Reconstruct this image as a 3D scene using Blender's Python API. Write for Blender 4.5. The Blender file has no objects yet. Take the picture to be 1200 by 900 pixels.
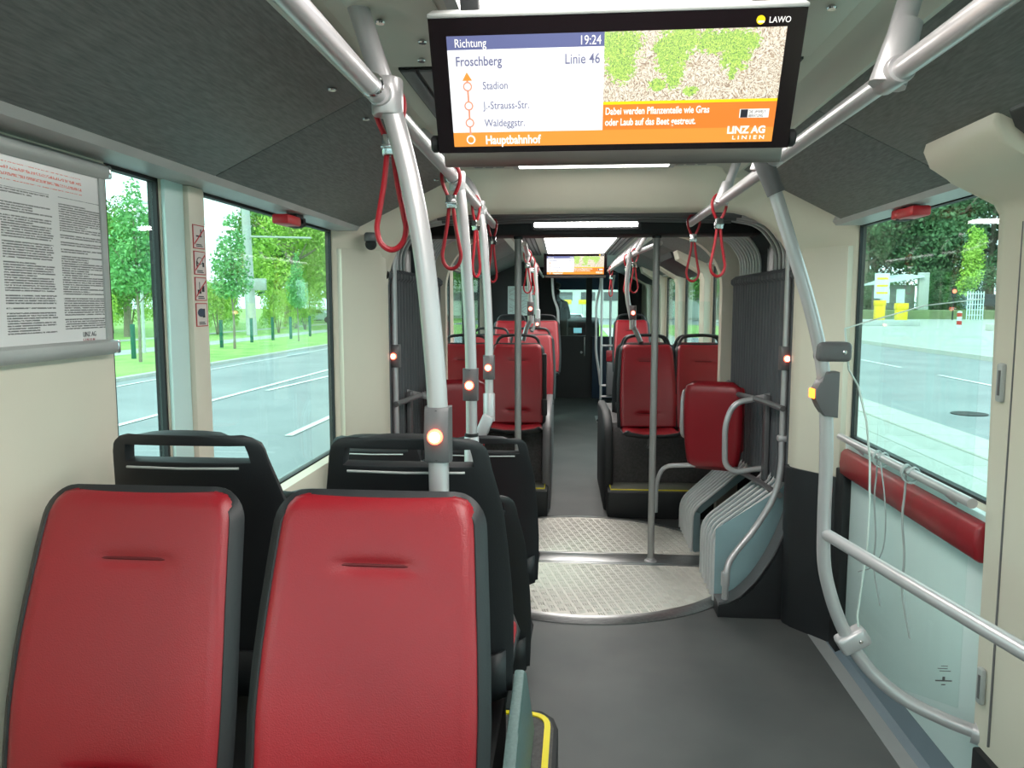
import bpy, bmesh, math, random
from mathutils import Vector, Matrix
random.seed(7)
PI = math.pi
sc = bpy.context.scene
col = sc.collection

# ------------------------------------------------------------------ camera
cam_d = bpy.data.cameras.new('camera')
cam_d.sensor_width = 36.0
cam_d.lens = 27.0
cam_d.clip_start = 0.02
cam_d.clip_end = 600
cam = bpy.data.objects.new('camera', cam_d)
col.objects.link(cam)
cam.location = (0, 0, 1.6)
cam.rotation_euler = (PI/2 - math.radians(5.963), 0, math.radians(4.927))
sc.camera = cam

# ------------------------------------------------------------------ world, sun, exposure
sc.view_settings.view_transform = 'Standard'
sc.view_settings.look = 'None'
sc.view_settings.gamma = 1
sc.view_settings.exposure = 0.52
w = bpy.data.worlds.new('world')
sc.world = w
w.use_nodes = True
wn = w.node_tree.nodes; wl = w.node_tree.links
bg = wn['Background']
tc = wn.new('ShaderNodeTexCoord')
nz = wn.new('ShaderNodeTexNoise'); nz.inputs['Scale'].default_value = 2.2; nz.inputs['Detail'].default_value = 5
cr = wn.new('ShaderNodeValToRGB')
cr.color_ramp.elements[0].color = (0.80, 0.90, 1.0, 1); cr.color_ramp.elements[0].position = 0.35
cr.color_ramp.elements[1].color = (1, 1, 1, 1); cr.color_ramp.elements[1].position = 0.6
wl.new(tc.outputs['Generated'], nz.inputs['Vector']); wl.new(nz.outputs['Fac'], cr.inputs['Fac']); wl.new(cr.outputs['Color'], bg.inputs['Color'])
bg.inputs['Strength'].default_value = 2.3
sd = bpy.data.lights.new('sun', 'SUN'); sd.energy = 1.6; sd.angle = math.radians(8); sd.color = (1, 0.93, 0.8)
sun = bpy.data.objects.new('sun', sd); col.objects.link(sun)
sun.rotation_euler = (math.radians(48), 0, math.radians(-35))
CEIL_E = 5.4       # ceiling diffusers (real lamps of the bus)
SCREEN_E = 0.70

# ------------------------------------------------------------------ materials
def newmat(name):
    m = bpy.data.materials.new(name); m.use_nodes = True
    return m, m.node_tree.nodes, m.node_tree.links, m.node_tree.nodes['Principled BSDF']

def M(name, c, rough=0.5, metal=0.0, vary=0.06, scale=8.0, stretch=(1, 1, 1), bump=0.0, bscale=60.0, bstretch=(1, 1, 1), spec=0.5, c2=None, coat=0.0):
    m, n, l, b = newmat(name)
    t = n.new('ShaderNodeTexCoord'); mp = n.new('ShaderNodeMapping'); mp.inputs['Scale'].default_value = stretch
    no = n.new('ShaderNodeTexNoise'); no.inputs['Scale'].default_value = scale; no.inputs['Detail'].default_value = 4
    r = n.new('ShaderNodeValToRGB')
    if c2 is None: c2 = tuple(max(0, x*(1-vary*2)) for x in c)
    r.color_ramp.elements[0].color = (*c2, 1); r.color_ramp.elements[1].color = (*c, 1)
    r.color_ramp.elements[0].position = 0.3; r.color_ramp.elements[1].position = 0.7
    l.new(t.outputs['Object'], mp.inputs['Vector']); l.new(mp.outputs['Vector'], no.inputs['Vector'])
    l.new(no.outputs['Fac'], r.inputs['Fac']); l.new(r.outputs['Color'], b.inputs['Base Color'])
    b.inputs['Roughness'].default_value = rough; b.inputs['Metallic'].default_value = metal
    b.inputs['Specular IOR Level'].default_value = spec
    if coat: b.inputs['Coat Weight'].default_value = coat; b.inputs['Coat Roughness'].default_value = 0.15
    if bump:
        mp2 = n.new('ShaderNodeMapping'); mp2.inputs['Scale'].default_value = bstretch
        n2 = n.new('ShaderNodeTexNoise'); n2.inputs['Scale'].default_value = bscale; n2.inputs['Detail'].default_value = 3
        bp = n.new('ShaderNodeBump'); bp.inputs['Strength'].default_value = bump; bp.inputs['Distance'].default_value = 0.004
        l.new(t.outputs['Object'], mp2.inputs['Vector']); l.new(mp2.outputs['Vector'], n2.inputs['Vector'])
        l.new(n2.outputs['Fac'], bp.inputs['Height']); l.new(bp.outputs['Normal'], b.inputs['Normal'])
    return m

def EM(name, c, e):
    m, n, l, b = newmat(name)
    b.inputs['Base Color'].default_value = (*[x*0.3 for x in c], 1)
    b.inputs['Emission Color'].default_value = (*c, 1); b.inputs['Emission Strength'].default_value = e
    b.inputs['Roughness'].default_value = 0.4
    return m

def GLASS(name, tint, refl=1.0):
    m = bpy.data.materials.new(name); m.use_nodes = True
    n = m.node_tree.nodes; l = m.node_tree.links
    n.remove(n['Principled BSDF'])
    tr = n.new('ShaderNodeBsdfTransparent'); tr.inputs['Color'].default_value = (*tint, 1)
    gl = n.new('ShaderNodeBsdfGlossy'); gl.inputs['Roughness'].default_value = 0.02
    fr = n.new('ShaderNodeFresnel'); fr.inputs['IOR'].default_value = 1.45
    # a face seen from its back would read as total reflection: use the front/back independent form
    geo = n.new('ShaderNodeNewGeometry'); mx = n.new('ShaderNodeMixShader')
    iorm = n.new('ShaderNodeMix'); iorm.data_type = 'FLOAT'; iorm.inputs[2].default_value = 1.45; iorm.inputs[3].default_value = 1/1.45
    l.new(geo.outputs['Backfacing'], iorm.inputs[0]); l.new(iorm.outputs[0], fr.inputs['IOR'])
    mul = n.new('ShaderNodeMath'); mul.operation = 'MULTIPLY'; mul.inputs[1].default_value = refl
    l.new(fr.outputs['Fac'], mul.inputs[0]); l.new(mul.outputs[0], mx.inputs['Fac'])
    l.new(tr.outputs[0], mx.inputs[1]); l.new(gl.outputs[0], mx.inputs[2])
    l.new(mx.outputs[0], n['Material Output'].inputs['Surface'])
    return m

def srgb(r, g, b):
    f = lambda v: (v/255/12.92) if v/255 <= 0.04045 else ((v/255+0.055)/1.055)**2.4
    return (f(r), f(g), f(b))

mt = {}
mt['red'] = M('red_leather', srgb(150, 24, 36), 0.34, vary=0.05, scale=5, bump=0.2, bscale=330, spec=0.6)
mt['redside'] = M('red_plastic', srgb(190, 30, 40), 0.4, vary=0.04)
mt['seam'] = M('seam_thread', srgb(96, 12, 20), 0.7)
mt['black'] = M('black_plastic', srgb(36, 37, 40), 0.5, vary=0.08, bump=0.1, bscale=300)
mt['void'] = M('dark_plastic', srgb(26, 27, 29), 0.6)
mt['beige'] = M('beige_moulding', srgb(222, 214, 197), 0.42, vary=0.02, scale=3)
mt['white'] = M('white_panel', srgb(216, 233, 231), 0.35, vary=0.02, scale=2)
mt['trimgrey'] = M('grey_trim', srgb(176, 178, 176), 0.4)
mt['dpanel'] = M('dark_decor_panel', srgb(112, 116, 114), 0.5, c2=srgb(84, 88, 87), scale=28, stretch=(6, 0.7, 6), bump=0.08, bscale=80, bstretch=(6, 1, 6))
mt['floor'] = M('rubber_floor', srgb(90, 91, 90), 0.5, c2=srgb(75, 77, 77), scale=2.5, bump=0.15, bscale=400)
mt['floorlight'] = M('light_floor_strip', srgb(150, 152, 152), 0.5, vary=0.04, scale=6)
mt['ceil'] = M('ceiling_panel', srgb(196, 194, 182), 0.45, vary=0.02, scale=2)
mt['alu'] = M('brushed_aluminium', srgb(178, 178, 178), 0.32, metal=0.9, c2=srgb(150, 150, 150), scale=30, stretch=(1, 8, 8))
mt['rail'] = M('powder_coated_rail', srgb(196, 192, 194), 0.3, metal=0.35, vary=0.03)
mt['chrome'] = M('chrome', srgb(210, 210, 212), 0.15, metal=1.0, vary=0.02)
mt['greyplastic'] = M('grey_plastic', srgb(104, 102, 104), 0.4, vary=0.05)
mt['strap'] = M('red_strap', srgb(168, 16, 34), 0.45, vary=0.06, scale=30)
mt['fold'] = M('bellows_fabric', srgb(92, 94, 98), 0.65, vary=0.1, scale=12, stretch=(1, 1, 0.3))
mt['foldlight'] = M('bellows_lower_fabric', srgb(150, 178, 184), 0.5, vary=0.08, scale=5)
mt['bellowsroof'] = M('bellows_roof_fabric', srgb(60, 62, 66), 0.6)
mt['foldrail'] = M('fold_rail_metal', srgb(222, 222, 222), 0.35, metal=0.15, vary=0.04)
mt['yellow'] = M('yellow_edge_strip', srgb(236, 214, 20), 0.45, vary=0.03)
mt['podium'] = M('podium_carpet', srgb(84, 80, 80), 0.7, c2=srgb(66, 62, 62), scale=60)
mt['teal'] = M('podium_side_panel', srgb(92, 116, 114), 0.5, c2=srgb(80, 102, 100), scale=120)
mt['steptop'] = M('step_top_rubber', srgb(108, 108, 98), 0.55, vary=0.08)
mt['glass'] = GLASS('tinted_window_glass', (0.72, 0.90, 0.87), 0.8)
mt['screenglass'] = GLASS('clear_screen_glass', (0.955, 0.988, 0.98), 0.5)
mt['glassedge'] = M('polished_glass_edge', srgb(225, 242, 236), 0.2)
mt['poleg'] = M('grey_coated_pole', srgb(164, 160, 158), 0.35, metal=0.2, vary=0.03)
mt['reveal'] = M('pale_reveal', srgb(206, 232, 228), 0.4, vary=0.02)
mt['diff'] = EM('light_diffuser', (1, 0.97, 0.92), CEIL_E)
mt['led'] = EM('led_strip', (1, 0.97, 0.95), 22)
mt['button'] = EM('lit_red_button', (1, 0.10, 0.05), 6)
mt['buttoncore'] = EM('lit_button_core', (1, 0.72, 0.6), 5)
mt['orange'] = EM('lit_orange_button', (1, 0.22, 0.02), 4)
mt['bezel'] = M('gloss_black_bezel', srgb(22, 14, 18), 0.12, vary=0.02, spec=0.6)
mt['tvbar'] = M('screen_lower_bar', srgb(126, 120, 116), 0.3, metal=0.7)
mt['road'] = M('asphalt', srgb(150, 154, 156), 0.8, c2=srgb(132, 136, 139), scale=0.5, bump=0.2, bscale=30)
mt['paint'] = M('road_paint', srgb(235, 236, 232), 0.6)
mt['pave'] = M('paving_stone', srgb(176, 178, 172), 0.8, vary=0.07, scale=1.5)
mt['kerb'] = M('kerb_stone', srgb(190, 190, 182), 0.8)
mt['grass'] = M('grass', srgb(160, 190, 108), 0.9, c2=srgb(120, 162, 78), scale=1.2, bump=0.5, bscale=20)
mt['dullgrass'] = M('dull_grass', srgb(128, 140, 100), 0.9, vary=0.15, scale=0.6)
mt['bark'] = M('bark', srgb(150, 140, 122), 0.9, vary=0.15)
mt['conc'] = M('concrete', srgb(190, 192, 190), 0.85)
mt['postgreen'] = M('green_post', srgb(30, 104, 86), 0.6)
mt['darkcab'] = M('cab_black', srgb(20, 21, 24), 0.45)
mt['cloth'] = M('dark_cloth', srgb(18, 20, 24), 0.85)
mt['skin'] = M('skin', srgb(150, 110, 90), 0.6)
mt['paper'] = M('paper', srgb(228, 214, 208), 0.7)
mt['band'] = M('clear_grey_belt', srgb(176, 182, 182), 0.45)
mt['bin'] = M('yellow_box', srgb(240, 206, 20), 0.5)
mt['carpaint'] = M('black_car_paint', srgb(40, 44, 50), 0.2, coat=0.6)
mt['tyre'] = M('tyre', srgb(28, 28, 28), 0.8)
mt['facade'] = M('facade', srgb(222, 226, 220), 0.8)
mt['cove'] = M('blue_grey_cove', srgb(112, 126, 136), 0.45, vary=0.04)
mt['bluedark'] = M('blue_cab_panel', srgb(44, 62, 86), 0.5)
for k, a, b_ in (('leafdark', (104, 140, 92), (62, 98, 64)), ('leafmid', (112, 158, 66), (70, 120, 50)), ('leafbright', (180, 210, 92), (128, 176, 66)), ('leafyoung', (138, 196, 118), (92, 156, 96))):
    m = M(k, srgb(*a), 0.7, c2=srgb(*b_), scale=0.8)
    m.node_tree.nodes['Principled BSDF'].inputs['Subsurface Weight'].default_value = 0.0
    mt[k] = m

# ------------------------------------------------------------------ object helpers
SEC = [None]
FRONT = []
def reg(o):
    if SEC[0] == 'front': FRONT.append(o)
def tag(o, label=None, cat=None, group=None, kind=None):
    if label: o['label'] = label
    if cat: o['category'] = cat
    if group: o['group'] = group
    if kind: o['kind'] = kind
    return o
def thing(name, label, cat, loc=(0, 0, 0), rotz=0, group=None):
    o = bpy.data.objects.new(name, None); col.objects.link(o)
    o.location = loc; o.rotation_euler = (0, 0, rotz); o.empty_display_size = 0.05
    reg(o)
    return tag(o, label, cat, group)
def obj(name, bm, mat, parent=None, smooth=True, mods=(), label=None, kind=None, local=False, angle=35):
    """link a bmesh as one object; geometry is in world metres unless local=True (then in the parent's frame)"""
    me = bpy.data.meshes.new(name)
    if parent is not None and not local:
        bmesh.ops.translate(bm, vec=-Vector(parent['_org'] if '_org' in parent else parent.location), verts=bm.verts)
    bmesh.ops.recalc_face_normals(bm, faces=bm.faces)
    bm.to_mesh(me); bm.free()
    me.materials.append(mt[mat] if isinstance(mat, str) else mat)
    if smooth:
        for p in me.polygons: p.use_smooth = True
        me.set_sharp_from_angle(angle=math.radians(angle))
    o = bpy.data.objects.new(name, me); col.objects.link(o)
    if parent is not None: o.parent = parent
    else: reg(o)
    for k, v in mods:
        md = o.modifiers.new(k, k)
        for a, b in v.items(): setattr(md, a, b)
    if label: o['label'] = label
    if kind: o['kind'] = kind
    return o
def struct(name, bm, mat, parent=None, **k):
    return obj(name, bm, mat, parent, kind='structure' if parent is None else None, **k)
def single(name, bm, mat, label, cat, group=None, **k):
    """a thing that is one mesh; its origin is moved to the middle of its base"""
    bm.verts.ensure_lookup_table()
    xs = [v.co.x for v in bm.verts]; ys = [v.co.y for v in bm.verts]; zs = [v.co.z for v in bm.verts]
    c = Vector(((min(xs)+max(xs))/2, (min(ys)+max(ys))/2, min(zs)))
    bmesh.ops.translate(bm, vec=-c, verts=bm.verts)
    o = obj(name, bm, mat, None, **k); o.location = c
    return tag(o, label, cat, group)
def copy_tree(o, parent=None):
    c = o.copy(); col.objects.link(c)
    if parent is not None: c.parent = parent
    else: reg(c)
    for ch in list(o.children): copy_tree(ch, c)
    return c

# shape builders (each adds to a bmesh and returns it)
def B(): return bmesh.new()
def box(bm, x0, x1, y0, y1, z0, z1, bev=0.0, seg=2):
    vs = [bm.verts.new((x, y, z)) for x in (x0, x1) for y in (y0, y1) for z in (z0, z1)]
    fs = [(0, 1, 3, 2), (4, 6, 7, 5), (0, 4, 5, 1), (2, 3, 7, 6), (0, 2, 6, 4), (1, 5, 7, 3)]
    F = [bm.faces.new([vs[i] for i in f]) for f in fs]
    if bev > 0:
        es = list({e for f in F for e in f.edges})
        bmesh.ops.bevel(bm, geom=es, offset=bev, segments=seg, affect='EDGES', profile=0.5)
    return bm
def prism(bm, pts, axis, a0, a1, bev=0.0):
    def P(p, a):
        return {'x': (a, p[0], p[1]), 'y': (p[0], a, p[1]), 'z': (p[0], p[1], a)}[axis]
    A = [bm.verts.new(P(p, a0)) for p in pts]; Bv = [bm.verts.new(P(p, a1)) for p in pts]
    n = len(pts); F = [bm.faces.new(A), bm.faces.new(Bv[::-1])]
    for i in range(n): F.append(bm.faces.new((A[i], Bv[i], Bv[(i+1) % n], A[(i+1) % n])))
    if bev > 0:
        es = list({e for e in F[0].edges} | {e for e in F[1].edges})
        bmesh.ops.bevel(bm, geom=es, offset=bev, segments=2, affect='EDGES', profile=0.5)
    return bm
def catmull(pts, sub=6, closed=False):
    P = [Vector(p) for p in pts]; out = []; n = len(P)
    rng = range(n if closed else n-1)
    for i in rng:
        if closed: a, b, c, d = P[(i-1) % n], P[i], P[(i+1) % n], P[(i+2) % n]
        else: a, b, c, d = P[max(i-1, 0)], P[i], P[i+1], P[min(i+2, n-1)]
        L = (c-b).length
        m1 = (c-a).normalized()*L; m2 = (d-b).normalized()*L
        for k in range(sub):
            t = k/sub
            out.append((2*t**3-3*t*t+1)*b+(t**3-2*t*t+t)*m1+(3*t*t-2*t**3)*c+(t**3-t*t)*m2)
    if not closed: out.append(P[-1])
    return out
def fillet(pts, r, seg=5):
    """round the inner corners of a polyline with radius about r"""
    P = [Vector(p) for p in pts]; out = [P[0]]
    for i in range(1, len(P)-1):
        a, b, c = P[i-1], P[i], P[i+1]
        d1 = (a-b); d2 = (c-b); k = min(r, d1.length*0.49, d2.length*0.49)
        p = b+d1.normalized()*k; q = b+d2.normalized()*k
        for s in range(seg+1):
            t = s/seg; out.append((1-t)**2*p+2*t*(1-t)*b+t*t*q)
    out.append(P[-1]); return out
def tube(bm, pts, r, seg=10, closed=False, cap=True):
    P = [Vector(p) for p in pts]; n = len(P); rings = []
    R = r if callable(r) else (lambda t: r)
    up = None
    for i, p in enumerate(P):
        if closed: d = P[(i+1) % n]-P[(i-1) % n]
        else: d = P[min(i+1, n-1)]-P[max(i-1, 0)]
        d.normalize()
        if up is None:
            up = Vector((0, 0, 1)) if abs(d.z) < 0.9 else Vector((0, 1, 0))
        s = d.cross(up)
        if s.length < 1e-5: s = d.cross(Vector((1, 0, 0)))
        s.normalize(); up = s.cross(d).normalized()
        rr = R(i/max(1, n-1))
        rings.append([bm.verts.new(p+rr*(math.cos(2*PI*k/seg)*s+math.sin(2*PI*k/seg)*up)) for k in range(seg)])
    for i in range(n if closed else n-1):
        a, b = rings[i], rings[(i+1) % n]
        for k in range(seg): bm.faces.new((a[k], a[(k+1) % seg], b[(k+1) % seg], b[k]))
    if cap and not closed:
        bm.faces.new(rings[0][::-1]); bm.faces.new(rings[-1])
    return bm
def sweep_rect(bm, pts, w, h, wdir=(0, 1, 0)):
    """flat bar along pts: w along wdir, h across"""
    P = [Vector(p) for p in pts]; W = Vector(wdir).normalized()*w/2; rings = []
    for i, p in enumerate(P):
        d = (P[min(i+1, len(P)-1)]-P[max(i-1, 0)]).normalized()
        s = d.cross(W).normalized()*h/2
        rings.append([bm.verts.new(p+a*W+b*s) for a, b in ((-1, -1), (1, -1), (1, 1), (-1, 1))])
    for a, b in zip(rings, rings[1:]):
        for k in range(4): bm.faces.new((a[k], a[(k+1) % 4], b[(k+1) % 4], b[k]))
    bm.faces.new(rings[0][::-1]); bm.faces.new(rings[-1]); return bm
def lathe(bm, prof, c, axis='z', seg=20):
    rings = []
    for r, a in prof:
        ring = []
        for k in range(seg):
            u, v = r*math.cos(2*PI*k/seg), r*math.sin(2*PI*k/seg)
            q = {'z': (u, v, a), 'y': (u, a, v), 'x': (a, u, v)}[axis]
            ring.append(bm.verts.new(Vector(c)+Vector(q)))
        rings.append(ring)
    for a, b in zip(rings, rings[1:]):
        for k in range(seg): bm.faces.new((a[k], a[(k+1) % seg], b[(k+1) % seg], b[k]))
    bm.faces.new(rings[0][::-1]); bm.faces.new(rings[-1]); return bm
def ball(bm, c, r, s=(1, 1, 1), u=14, v=9):
    m = Matrix.Translation(c) @ Matrix.Diagonal((r*s[0], r*s[1], r*s[2], 1))
    bmesh.ops.create_uvsphere(bm, u_segments=u, v_segments=v, radius=1, matrix=m); return bm
def poly(bm, pts):
    bm.faces.new([bm.verts.new(p) for p in pts]); return bm

XC = 0.04                     # centre line of the rear section
WL, WR = XC-1.20, XC+1.20     # inner wall faces
ZC = 2.215                    # ceiling height

def wall_run(name, X, side, y0, y1, zs, wins, top=ZC+0.04, th=0.03, mat='beige', lowmat=None):
    """a side wall with window openings; side -1 left, +1 right; wins = [(ya, yb, zlo, zhi)]"""
    bm = B(); xa, xb = sorted((X, X+side*th)); y = y0
    for (a, b, lo, hi) in sorted(wins):
        if a > y: box(bm, xa, xb, y, a, zs, top)
        box(bm, xa, xb, a, b, zs, lo); box(bm, xa, xb, a, b, hi, top); y = b
    if y < y1: box(bm, xa, xb, y, y1, zs, top)
    return struct(name, bm, mat, smooth=False)
def window(name, X, side, ya, yb, lo, hi, g=0.010, mat='glass'):
    """pane set in the wall with a black gasket"""
    bm = B(); x = X+side*0.014
    r = struct(name, box(bm, x-0.004, x+0.004, ya, yb, lo, hi), mat, smooth=False)
    g_ = B(); x0, x1 = sorted((X+side*0.004, X+side*0.03))
    box(g_, x0, x1, ya, ya+g, lo, hi); box(g_, x0, x1, yb-g, yb, lo, hi)
    box(g_, x0, x1, ya, yb, lo, lo+g); box(g_, x0, x1, ya, yb, hi-g, hi)
    obj('window_gasket', g_, 'void', r, smooth=False)
    return r
# ------------------------------------------------------------------ rear section shell
fl = B(); box(fl, WL-0.06, WR+0.06, -2.3, 5.6, -0.06, 0.0)
floor = struct('floor', fl, 'floor', smooth=False)
obj('floor_border', prism(B(), [(1.125, 0.002), (1.185, 0.004), (1.185, -0.01), (1.125, -0.01)], 'y', 0.2, 3.75), 'floorlight', floor, smooth=False)
obj('floor_cove', prism(B(), [(1.185, 0.004), (1.215, 0.02), (1.232, 0.10), (WR, 0.10), (WR, -0.01), (1.185, -0.01)], 'y', 0.2, 3.66), 'cove', floor, smooth=False)
LW = [(1.83, 2.08, 0.89, 1.945), (2.295, 3.58, 0.89, 1.945), (-1.9, 0.75, 0.89, 1.945)]
RW = [(2.26, 3.59, 0.99, 1.95), (0.35, 1.9, 0.25, 1.95), (-1.9, 0.1, 0.97, 1.95)]
wall_run('wall_left', WL, -1, -2.3, 3.8, 0, LW)
for i, a in enumerate(LW): window('window_%d' % (i+1), WL, -1, *a)
wall_run('wall_right', WR, 1, -2.3, 3.8, 0, RW)
window('window_4', WR, 1, *RW[0]); window('window_5', WR, 1, *RW[2])
window('door_1', WR, 1, *RW[1], g=0.05)
obj('door_leaf_joint', box(B(), WR+0.01, WR+0.05, 1.08, 1.16, 0.25, 1.95), 'void', bpy.data.objects['door_1'], smooth=False)
wb = B()
for a in ((WL-0.06, WR+0.06, 0, 1.0), (WL-0.06, WR+0.06, 1.95, ZC+0.04), (WL-0.06, -0.95, 1.0, 1.95), (1.03, WR+0.06, 1.0, 1.95)): box(wb, a[0], a[1], -2.36, -2.3, a[2], a[3])
struct('wall_back', wb, 'beige', smooth=False)
struct('window_13', box(B(), -0.95, 1.03, -2.34, -2.332, 1.0, 1.95), 'glass', smooth=False)
# white lining under the right window, and the blue-white header strips over the windows
struct('trim_1', box(B(), WR-0.012, WR, 2.26, 3.58, 0.10, 0.97, 0.004), 'white')
struct('trim_2', box(B(), WR-0.02, WR, 2.24, 3.58, 1.957, 1.985, 0.004), 'reveal')
struct('trim_3', box(B(), WL, WL+0.02, 0.4, 3.58, 1.950, 1.985, 0.006), 'reveal')
struct('trim_31', box(B(), WL, WL+0.012, 2.085, 2.188, 0.895, 1.945, 0.003), 'reveal')
# window sill of the left side: rounded white ledge
struct('trim_4', prism(B(), [(WL, 0.895), (WL+0.035, 0.885), (WL+0.05, 0.85), (WL+0.05, 0.78), (WL, 0.78)], 'y', 1.75, 3.58), 'beige')
# ceiling slab with lamps and slotted air vents
ce = B(); box(ce, WL-0.06, WR+0.06, -2.36, 3.85, ZC, ZC+0.06)
ceiling = struct('ceiling', ce, 'ceil', smooth=False)
for s in (-1, 1):
    hi = XC+s*(0.65 if s > 0 else 0.622)
    lo = XC+s*1.09
    inn = XC+s*0.56
    cv = B()
    prof = [(hi, 2.172), (hi-s*0.03, 2.190), (inn+s*0.04, 2.208), (inn, ZC+0.002), (hi+s*0.1, ZC+0.002), (hi+s*0.1, 2.18)]
    struct('trim_%d' % (5 if s < 0 else 6), prism(cv, prof, 'y', -2.3, 3.72), 'ceil')
    # dark decor panels, cut into three lengths each
    ys = [-2.3, 0.6, 2.16, 3.62] if s < 0 else [-2.3, 0.3, 2.43, 3.46]
    for a, b in zip(ys, ys[1:]):
        pf = [(hi, 2.18), (lo, 1.955), (lo+s*0.02, 1.975), (hi+s*0.02, 2.20)]
        bm = prism(B(), pf, 'y', a+0.002, b-0.002, 0.003)
        o = struct('panel_left' if s < 0 else 'panel_right', bm, 'dpanel')
        for t in (0.12,):
            for yy in (a+0.16, b-0.16):
                px = hi+(lo-hi)*t; pz = 2.18+(1.955-2.18)*t
                obj('fastener', lathe(B(), [(0.010, 0), (0.012, 0.003), (0.009, 0.007)], (px, yy, pz-0.007)), 'chrome', o)
    # rail along the wall that the panels rest on
    x0, x1 = sorted((lo-s*0.012, lo+s*0.045))
    struct('trim_%d' % (7 if s < 0 else 8), prism(B(), [(lo-s*0.015, 1.962), (lo, 1.944), (lo+s*0.11, 1.944), (lo+s*0.11, 1.99), (lo, 1.99)], 'y', -2.3, 3.62 if s < 0 else 3.56), 'trimgrey')

def ceiling_light(x0, x1, y0, y1, z, label, group=None):
    t = thing('ceiling_light', label, 'ceiling light', ((x0+x1)/2, (y0+y1)/2, z-0.012), 0, group)
    f = B()
    box(f, x0-0.025, x0, y0-0.02, y1+0.02, z-0.012, z); box(f, x1, x1+0.025, y0-0.02, y1+0.02, z-0.012, z)
    box(f, x0, x1, y0-0.02, y0, z-0.012, z); box(f, x0, x1, y1, y1+0.02, z-0.012, z)
    obj('frame', f, 'trimgrey', t, smooth=False)
    obj('diffuser', box(B(), x0, x1, y0, y1, z-0.009, z), 'diff', t, smooth=False)
    return t
ceiling_light(-0.25, 0.43, -0.6, 1.66, ZC, 'large lit ceiling panel right above the near display')
ceiling_light(-0.27, 0.39, 2.3, 3.53, ZC, 'lit ceiling panel below the near display, in front of the portal arch')
def vent(x0, x1, y0, y1, z, label):
    t = thing('air_vent', label, 'air vent', ((x0+x1)/2, (y0+y1)/2, z-0.01))
    obj('vent_backing', box(B(), x0, x1, y0, y1, z-0.006, z), 'void', t, smooth=False)
    n = 3; w_ = (x1-x0)/n
    for k in range(n):
        obj('vent_slat', box(B(), x0+k*w_+0.006, x0+(k+1)*w_-0.006, y0+0.006, y1-0.006, z-0.012, z-0.004, 0.002), 'greyplastic', t)
for s, nm in ((-1, 'left'), (1, 'right')):
    a, b = sorted((XC+s*0.515, XC+s*0.37))
    vent(a, b, 0.2, 1.55, ZC, 'slotted dark air vent in the ceiling, %s of the large lit panel' % nm)
    vent(a, b, 2.05, 3.5, ZC, 'slotted dark air vent in the ceiling %s of the panel near the arch' % nm)
    pl = thing('mounting_plate', 'pale screwed mounting plate of the near display, %s side' % nm, 'mounting plate', ((a+b)/2, 1.8, ZC-0.006))
    obj('plate', box(B(), a-0.01, b+0.03 if s < 0 else b+0.01, 1.57, 2.03, ZC-0.006, ZC, 0.002), 'ceil', pl)
    for (u, v) in ((0.3, 0.2), (0.75, 0.55), (0.55, 0.9)):
        uu = u if s < 0 else 1-u
        obj('screw', lathe(B(), [(0.009, 0), (0.011, 0.003), (0.006, 0.009)], (a+(b-a)*uu, 1.62+v*0.38, ZC-0.015), seg=10), 'chrome', pl)

# ------------------------------------------------------------------ portal arches
def loop(hw, zt, r, y, xc, n=10, zb=0.0):
    p = [(xc-hw, y, zb), (xc-hw, y, zb+(zt-r-zb)*0.5)]
    for k in range(n+1):
        a = PI-(PI/2)*k/n; p.append((xc-hw+r+r*math.cos(a), y, zt-r+r*math.sin(a)))
    p.append((xc, y, zt))
    for k in range(n+1):
        a = PI/2-(PI/2)*k/n; p.append((xc+hw-r+r*math.cos(a), y, zt-r+r*math.sin(a)))
    p += [(xc+hw, y, zb+(zt-r-zb)*0.5), (xc+hw, y, zb)]
    return p
def loft(bm, loops):
    R = [[bm.verts.new(p) for p in l] for l in loops]
    for a, b in zip(R, R[1:]):
        for i in range(len(a)-1): bm.faces.new((a[i], a[i+1], b[i+1], b[i]))
    return bm
def portal(name, y0, y1, xc, zt, hw=1.02, d=1):
    ym = lambda t: y0+(y1-y0)*t
    L = [loop(1.20, ZC+0.0, 0.04, ym(0), xc), loop(1.185, ZC-0.01, 0.10, ym(0.1), xc), loop(1.12, ZC-0.07, 0.24, ym(0.45), xc), loop(hw+0.015, zt+0.02, 0.34, ym(0.85), xc), loop(hw, zt, 0.36, ym(1.0), xc), loop(hw, zt, 0.36, ym(1.35), xc), loop(1.25, ZC+0.05, 0.1, ym(1.36), xc)]
    return struct(name, loft(B(), L), 'beige', angle=60)
portal('portal_rear', 3.59, 3.85, XC, 2.05)
# dark kick panel at the foot of the right column, and its mirror
for s in (-1, 1):
    a, b = [(XC+s*1.005, 3.80), (XC+s*1.19, 3.50)]
    pf = [(XC+s*1.0, 3.90), (XC+s*0.995, 3.83), (XC+s*1.02, 3.785), (XC+s*1.095, 3.69), (XC+s*1.165, 3.59), (XC+s*1.185, 3.57), (XC+s*1.2, 3.57), (XC+s*1.2, 3.90)]
    struct('baseboard_%s' % ('left' if s < 0 else 'right'), prism(B(), pf, 'z', 0, 0.80, 0.006), 'black')
    struct('trim_%d' % (9 if s < 0 else 10), prism(B(), [(XC+s*1.01, 3.86), (XC+s*1.008, 3.83), (XC+s*1.03, 3.792), (XC+s*1.10, 3.697), (XC+s*1.165, 3.61), (XC+s*1.2, 3.61), (XC+s*1.2, 3.86)], 'z', 0.8, 1.86, 0.003), 'beige')

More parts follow.
